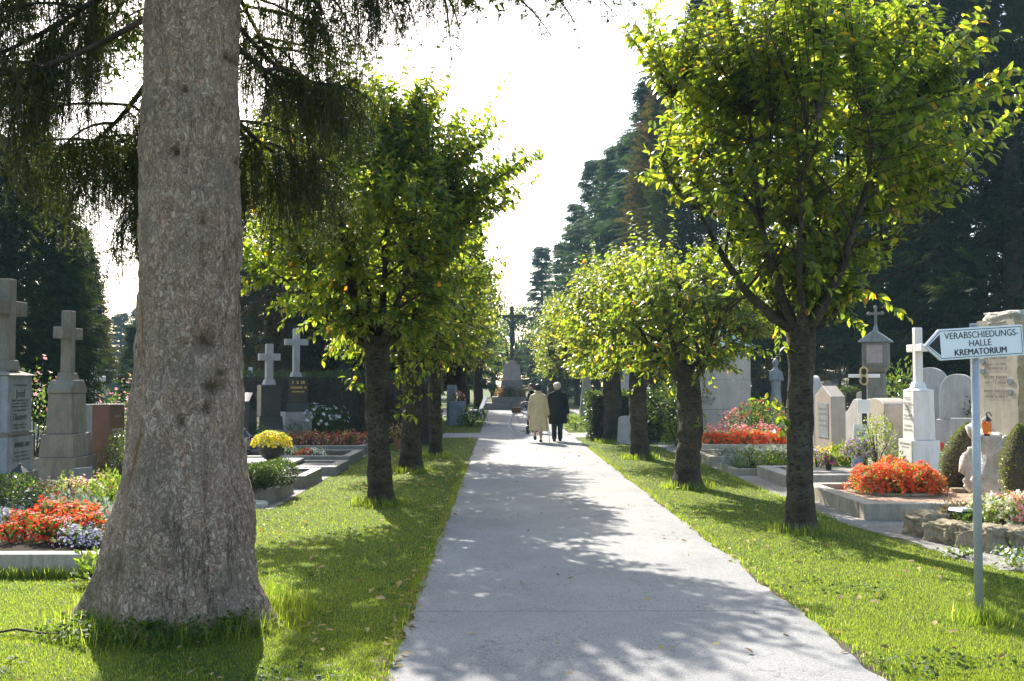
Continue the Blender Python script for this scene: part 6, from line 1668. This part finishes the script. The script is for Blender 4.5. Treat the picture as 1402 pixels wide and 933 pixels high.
def body(root, H, feet, hands, head_turn=0.0, lean=0.0, mat=m_skin, hipw=.085, shw=.17, swing=None):
    """one continuous skin. feet=[(x,y,z_ankle,toe_pitch)], hands=[(x,y,z)], facing +y"""
    s = H / 1.7
    k = MB()
    hz, sz, nz_, cz = .92 * s, 1.38 * s, 1.46 * s, 1.585 * s
    ly = lambda z: lean * max(0, z - .8 * s)
    k.loft([((0, 0, hz - .10 * s), .13 * s, .10 * s), ((0, ly(hz), hz), .165 * s, .115 * s), ((0, ly(1.08 * s), 1.08 * s), .135 * s, .095 * s), ((0, ly(1.25 * s), 1.25 * s), .165 * s, .105 * s), ((0, ly(sz), sz), .175 * s, .085 * s), ((0, ly(1.43 * s), 1.43 * s), .075 * s, .06 * s), ((0, ly(nz_) + .01, nz_), .052 * s, .055 * s), ((0, ly(1.51 * s) + .015, 1.51 * s), .05 * s, .055 * s)], 16)
    hy = ly(cz) + .02 * s
    n0 = len(k.v)
    k.ball((0, hy, cz), .073 * s, .094 * s, .112 * s, 16, 12)
    k.ball((0, hy + .05 * s, cz - .07 * s), .045 * s, .045 * s, .045 * s, 10, 8)       # jaw
    k.tube([(0, hy + .085 * s, cz + .012 * s), (0, hy + .112 * s, cz - .022 * s), (0, hy + .092 * s, cz - .03 * s)], [.008, .013 * s, .010], 6)
    for e in (-1, 1):
        k.ball((e * .074 * s, hy - .005, cz - .01 * s), .012 * s, .022 * s, .032 * s, 8, 6)
        k.ball((e * .03 * s, hy + .088 * s, cz + .006 * s), .013 * s, .008 * s, .009 * s, 8, 5)
    k.tube([(-.02 * s, hy + .094 * s, cz - .058 * s), (.02 * s, hy + .094 * s, cz - .058 * s)], .007, 6)
    k.xf(Matrix.Translation((0, hy, 0)) @ Matrix.Rotation(head_turn, 4, 'Z') @ Matrix.Translation((0, -hy, 0)), n0)
    for e, (fx, fy, fz, tp) in zip((-1, 1), feet):
        hip = Vector((e * hipw * s, 0, hz - .05 * s)); an = Vector((fx, fy, fz))
        kn_ = (hip + an) / 2 + Vector((0, .05 + .25 * max(0, fz - .08), .01))
        k.tube([hip, hip * .5 + kn_ * .5, kn_, kn_ * .6 + an * .4 + Vector((0, -.012, 0)), an], [.088 * s, .075 * s, .054 * s, .052 * s, .034 * s], 10)
        toe = an + Vector((0, .14 * math.cos(tp), -.05 - .14 * math.sin(tp))); heel = an + Vector((0, -.03, -.045))
        k.tube([heel, an + Vector((0, .03, -.04)), toe], [.032, .038, .028], 8)
    for e, (hx, hy_, hz_) in zip((-1, 1), hands):
        sh = Vector((e * shw * s, ly(sz), sz - .02 * s)); ha = Vector((hx, hy_, hz_))
        mid = (sh + ha) / 2; d = (ha - sh); L = d.length; tot = .56 * s
        bend = math.sqrt(max(0, (tot / 2) ** 2 - (L / 2) ** 2)); el = mid + Vector((e * .35, -.9, 0)).normalized() * bend
        k.tube([sh, sh * .5 + el * .5, el, el * .5 + ha * .5, ha], [.05 * s, .043 * s, .036 * s, .033 * s, .024 * s], 9)
        fd = (ha - el).normalized(); pa = ha + fd * .045
        k.tube([ha, pa, pa + fd * .035], [(.030, .018), (.036, .016), (.034, .014)], 8)
        sd = Vector((0, 1, 0)) if abs(fd.z) > .6 else Vector((0, 0, 1))
        for i, fl__ in enumerate((.06, .072, .068, .052)):
            b_ = pa + fd * .03 + sd * (.024 - .016 * i)
            k.tube([b_, b_ + fd * fl__ * .5 + Vector((-e * .006, 0, 0)), b_ + fd * fl__ * .8 + Vector((-e * .028, 0, 0))], [.0095, .009, .0075], 6)
        tb = ha + fd * .025 + sd * .03; k.tube([tb, tb + fd * .03 + sd * .022, tb + fd * .058 + sd * .024], [.011, .010, .008], 6)
    return remesh(k, 'body', mat, root, .0085, 2), (hy, cz)


def sleeve(k, e, sh, ha, s, r0=.075, r1=.058, tot=.54):
    mid = (sh + ha) / 2; L = (ha - sh).length
    bend = math.sqrt(max(0, (tot * s / 2) ** 2 - (L / 2) ** 2)); el = mid + Vector((e * .35, -.9, 0)).normalized() * bend
    end = el + (ha - el) * .93
    k.tube([sh + Vector((-e * .03, 0, .015)), sh * .7 + el * .3, el, el * .5 + end * .5, end], [r0, r0 * .98, r0 * .86, r1 * 1.08, r1], 12)


# woman in the trench coat
HW = 1.57; s = HW / 1.7
PW = gnd(737, 606.5)
w1 = thing('person', 'person in a belted beige trench coat walking away with cane and handbag', 'person', (PW.x, PW.y, 0), R(3))
feet = [(-.10, -.16, .17, -.85), (.08, .10, .085, .0)]; hands = [(-.26, .02, .70), (.27, .08, .72)]
bd, (hy, cz) = body(w1, HW, feet, hands, head_turn=R(-8), mat=m_skin)
k = MB()
k.loft([((0, -.01, .335), .275, .225), ((0, -.005, .50), .255, .205), ((0, 0, .70), .235, .185), ((0, 0, .88), .222, .165), ((0, 0, .955), .195, .145), ((0, 0, 1.0), .185, .138), ((0, 0, 1.06), .20, .146), ((0, 0, 1.16), .218, .152), ((0, -.005, 1.25), .218, .142), ((0, -.01, 1.30), .185, .118), ((0, -.01, 1.345), .10, .085), ((0, -.01, 1.385), .075, .078)], 28)
for e, ha in zip((-1, 1), hands): sleeve(k, e, Vector((e * .165, -.01, 1.255)), Vector(ha), s, .078, .062)
coat = remesh(k, 'trench_coat', m_trench, w1, .014, 3)
cn = np.empty(len(coat.data.vertices) * 3); coat.data.vertices.foreach_get('co', cn); cn = cn.reshape(-1, 3)
an = np.arctan2(cn[:, 1], cn[:, 0]); fold = np.clip((.93 - cn[:, 2]) / .55, 0, 1) * (np.abs(cn[:, 0]) < .30)
wob = .014 * fold * np.sin(an * 9 + 1.5 * np.sin(cn[:, 2] * 4)) - .018 * fold * np.exp(-((an + PI / 2) / .07) ** 2)
cn[:, 0] += wob * np.cos(an); cn[:, 1] += wob * np.sin(an)
coat.data.vertices.foreach_set('co', cn.ravel()); coat.data.update()
k = MB(); k.loft([((0, 0, .955), .206, .155), ((0, 0, .962), .208, .157), ((0, 0, 1.0), .201, .151), ((0, 0, 1.006), .198, .148)], 28); k.build('belt', m_trench, coat, smooth=False)
k = MB(); k.loft([((0, -.012, 1.335), .105, .092), ((0, -.014, 1.385), .09, .088), ((0, -.014, 1.41), .082, .082)], 20); k.build('collar', m_trench, coat, smooth=True)
k = MB(); k.ball((0, hy - .012, cz + .018), .084, .098, .102, 16, 12); k.rough(.008, 18, 2); k.build('hair', m_hairdark, w1, smooth=True)
k = MB(); k.lathe([(.088, cz + .045), (.092, cz + .06), (.085, cz + .10), (.05, cz + .125), (.01, cz + .13)], (0, hy, 0), 18); k.build('cap', m_hairdark, w1, smooth=True)
for (fx, fy, fz, tp) in feet:
    k = MB(); an_ = Vector((fx, fy, fz)); toe = an_ + Vector((0, .16 * math.cos(tp), -.052 - .16 * math.sin(tp)))
    k.tube([an_ + Vector((0, -.045, -.05)), an_ + Vector((0, -.01, -.042)), an_ + Vector((0, .06 * math.cos(tp), -.046 - .06 * math.sin(tp))), toe], [(.034, .034), (.042, .042), (.044, .036), (.028, .022)], 12)
    k.box(fx - .025, fy - .055, 0 if fz < .1 else fz - .085, fx + .025, fy - .01, fz - .05 if fz < .1 else fz - .045)
    k.build('shoe', m_shoe, w1, smooth=True)
def wpt(o, p): return Matrix.Translation(o.location) @ Matrix.Rotation(o.rotation_euler.z, 4, 'Z') @ Vector(p)
q = wpt(w1, (-.285, .03, .36))
hb = thing('handbag', 'small black handbag hanging from the left hand of the trench coat walker', 'handbag', q)
k = MB(); k.box(-.05, -.13, -.12, .05, .13, .11, (.012, .02)); k.build('body', m_shoe, hb, bevel=.02)
k = MB(); k.tube([(0, -.08, .10), (0, -.06, .24), (0, 0, .275), (0, .06, .24), (0, .08, .10)], .008, 6); k.build('strap', m_shoe, hb)
q = wpt(w1, (.285, .11, 0))
cn_ = thing('walking_cane', 'pale walking cane in the right hand of the trench coat walker', 'cane', q)
k = MB(); k.tube([(0.03, .05, .02), (.0, 0, .66)], .011, 8); k.build('shaft', m_wax, cn_)
k = MB(); k.tube([(0, 0, .66), (-.003, .0, .70), (-.005, -.04, .715), (-.005, -.08, .70)], .013, 8); k.build('handle', m_darkpot, cn_)
k = MB(); k.lathe([(.014, 0), (.015, .03)], (.03, .05, 0), 8); k.build('rubber_tip', m_shoe, cn_)

# person in black
PB = gnd(763, 605); HB = 1.62; s = HB / 1.7
w2 = thing('person', 'person with short fair hair in a black coat and dark trousers walking away', 'person', (PB.x, PB.y, 0), R(2))
feet = [(-.085, -.04, .085, 0), (.085, .05, .085, 0)]; hands = [(-.27, .06, .75), (.29, .03, .75)]
bd, (hy, cz) = body(w2, HB, feet, hands, head_turn=R(10))
k = MB()
for e, (fx, fy, fz, tp) in zip((-1, 1), feet): k.tube([(e * .085, 0, .88), (e * .085, .03, .6), (fx, fy + .02, .32), (fx, fy + .005, .07)], [.105, .09, .072, .066], 12)
k.ball((0, 0, .86), .175, .13, .12); remesh(k, 'trousers', m_trous, w2, .014, 2)
k = MB(); k.loft([((0, 0, .50), .265, .205), ((0, 0, .62), .262, .20), ((0, 0, .80), .25, .185), ((0, 0, 1.0), .232, .168), ((0, 0, 1.18), .242, .165), ((0, -.01, 1.29), .232, .145), ((0, -.01, 1.345), .19, .115), ((0, -.01, 1.39), .105, .09), ((0, -.01, 1.42), .08, .08)], 26)
for e, ha in zip((-1, 1), hands): sleeve(k, e, Vector((e * .18, -.01, 1.30)), Vector(ha), s, .09, .07)
remesh(k, 'coat', m_coat, w2, .015, 3)
k = MB(); k.ball((0, hy - .015, cz + .03), .108, .115, .112, 20, 14); k.rough(.022, 14, 5); k.build('hair', m_hairgrey, w2, smooth=True)
for (fx, fy, fz, tp) in feet:
    k = MB(); k.tube([(fx, fy - .06, .04), (fx, fy, .045), (fx, fy + .1, .04), (fx, fy + .19, .03)], [(.036, .036), (.044, .042), (.045, .036), (.03, .024)], 12); k.build('shoe', m_shoe, w2, smooth=True)

# person with the bicycle
BX, BY = at(712, 580, 31.6).x, 31.6
PC = Vector((at(729, 530, 32.3).x, 32.15, 0)); HC = 1.58; s = HC / 1.7
w3 = thing('person', 'person in a dark jacket pushing a bicycle, mostly hidden by the trench coat', 'person', PC, R(90))
# facing -x : local +y -> world -x
feet = [(-.10, .14, .085, 0), (.09, -.14, .10, -.3)]; hands = [(-.10, .30, .98), (.30, .28, .98)]
bd, (hy, cz) = body(w3, HC, feet, hands, head_turn=R(25), lean=.06)
k = MB()
for e, (fx, fy, fz, tp) in zip((-1, 1), feet): k.tube([(e * .08, 0, .86), (e * .085, fy * .5 + .03, .5), (fx, fy + .005, .07)], [.10, .08, .062], 12)
k.ball((0, 0, .84), .165, .125, .12); remesh(k, 'trousers', m_trous, w3, .015, 2)
k = MB(); k.loft([((0, 0, .74), .205, .16), ((0, .01, .95), .20, .15), ((0, .03, 1.15), .215, .15), ((0, .035, 1.26), .20, .125), ((0, .035, 1.32), .10, .085), ((0, .04, 1.36), .075, .075)], 24)
for e, ha in zip((-1, 1), hands): sleeve(k, e, Vector((e * .165, .035, 1.25)), Vector(ha), s, .072, .055)
remesh(k, 'jacket', m_coat, w3, .015, 3)
k = MB(); k.ball((0, hy - .025, cz + .025), .083, .095, .098, 16, 12); k.rough(.01, 16, 8); k.xf(Matrix.Translation((0, hy, 0)) @ Matrix.Rotation(R(25), 4, 'Z') @ Matrix.Translation((0, -hy, 0))); k.build('hair', m_hairbrown, w3, smooth=True)
for (fx, fy, fz, tp) in feet:
    k = MB(); k.tube([(fx, fy - .06, fz - .045), (fx, fy, fz - .04), (fx, fy + .1, fz - .045), (fx, fy + .18, fz - .055)], [(.034, .034), (.042, .04), (.043, .034), (.028, .022)], 12); k.build('shoe', m_shoe, w3, smooth=True)

m_basket = S('brown_wicker', (0.10, 0.05, 0.03), (0.16, 0.085, 0.05), 30, 0.8, 0.5, 80)
# bicycle, front wheel towards -x
bk = thing('bicycle', 'bicycle with pale wheels and a front basket wheeled across the path', 'bicycle', (BX, BY, 0))
RW = .335
def wheel(cx):
    t = MB(); t.tube([(cx + RW * math.cos(a), 0, RW + RW * math.sin(a)) for a in np.linspace(0, 2 * PI, 41)], .017, 8, cap=False); w_ = t.build('wheel', m_whitepaint, bk, smooth=True)
    t = MB(); t.tube([(cx + (RW - .028) * math.cos(a), 0, RW + (RW - .028) * math.sin(a)) for a in np.linspace(0, 2 * PI, 41)], .009, 6, cap=False); t.build('rim', m_steel, w_)
    t = MB()
    for i in range(18):
        a = 2 * PI * i / 18; t.tube([(cx + .02 * math.cos(a + .5), .02 * (-1) ** i, RW + .02 * math.sin(a + .5)), (cx + (RW - .03) * math.cos(a), 0, RW + (RW - .03) * math.sin(a))], .0016, 3)
    t.tube([(cx, -.05, RW), (cx, .05, RW)], .018, 8); t.build('spokes', m_steel, w_)
    t = MB(); t.tube([(cx + (RW + .03) * math.cos(a), 0, RW + (RW + .03) * math.sin(a)) for a in np.linspace(.2, 2.6, 16)], (.02), 6); t.build('mudguard', m_whitepaint, bk)
wheel(0); wheel(1.06)
k = MB(); hd = Vector((.20, 0, .80)); bb = Vector((.60, 0, .29)); st_ = Vector((.74, 0, .78))
for a, b_, r_ in ((hd, hd + Vector((-.03, 0, .12)), .02), (hd + Vector((.02, 0, -.08)), bb, .019), (hd + Vector((.01, 0, -.02)), Vector((.68, 0, .55)), .014), (bb, st_, .017), (bb + Vector((0, .05, 0)), Vector((1.06, .06, RW)), .010), (bb + Vector((0, -.05, 0)), Vector((1.06, -.06, RW)), .010), (Vector((.71, .03, .68)), Vector((1.06, .06, RW)), .009), (Vector((.71, -.03, .68)), Vector((1.06, -.06, RW)), .009)):
    k.tube([a, b_], r_, 8)
k.build('frame', m_trous, bk)
k = MB()
for e in (-1, 1): k.tube([hd + Vector((0, 0, -.1)), Vector((.13, e * .05, .66)), Vector((.0, e * .05, RW))], .011, 7)
k.build('fork', m_steel, bk)
k = MB(); k.tube([hd + Vector((-.02, 0, .1)), hd + Vector((-.03, 0, .2))], .013, 7); k.tube([(.30, -.28, 1.0), (.18, -.24, 1.02), (.14, 0, 1.0), (.18, .24, 1.02), (.30, .28, 1.0)], .012, 8); k.build('handlebar', m_steel, bk)
k = MB(); k.tube([st_, st_ + Vector((.02, 0, .13))], .013, 7); k.loft([((.74, 0, .91), .13, .085), ((.77, 0, .945), .14, .09), ((.77, 0, .965), .10, .07)], 14); k.build('saddle', m_shoe, bk)
k = MB(); k.box(-.26, -.13, .66, .02, .13, .84, (-.02, -.02)); k.build('basket', m_basket, bk, bevel=.01)
k = MB(); k.tube([(-.1, 0, .62), (0, .05, RW + .02)], .008, 6); k.tube([(.05, 0, .70), (.17, 0, .80)], .010, 6); k.build('basket_carrier', m_steel, bk)
k = MB(); k.tube([(.60, -.05, .29), (.60, -.09, .29), (.66, -.09, .14)], .011, 6); k.box(.60, -.16, .125, .71, -.09, .15); k.tube([(.60, .05, .29), (.60, .09, .29), (.54, .09, .44)], .011, 6); k.box(.49, .09, .43, .60, .16, .455); k.build('pedals', m_blackmetal, bk)

# ------------------------------------------------------------------ air
k = MB(); k.box(-172, -62, -1, 172, 262, 24)
m_haze, nt, out = _nt('haze')
pv = nt.nodes.new('ShaderNodeVolumePrincipled'); pv.inputs['Color'].default_value = (.52, .84, 1.0, 1); pv.inputs['Density'].default_value = 0.00058; pv.inputs['Anisotropy'].default_value = .1
nt.links.new(pv.outputs[0], out.inputs['Volume'])
hz_ = k.build('haze', m_haze); tag(hz_, 'pale blue haze in the air between the far trees', 'haze', kind='stuff')
m_haze.cycles.homogeneous_volume = True if hasattr(m_haze.cycles, 'homogeneous_volume') else True
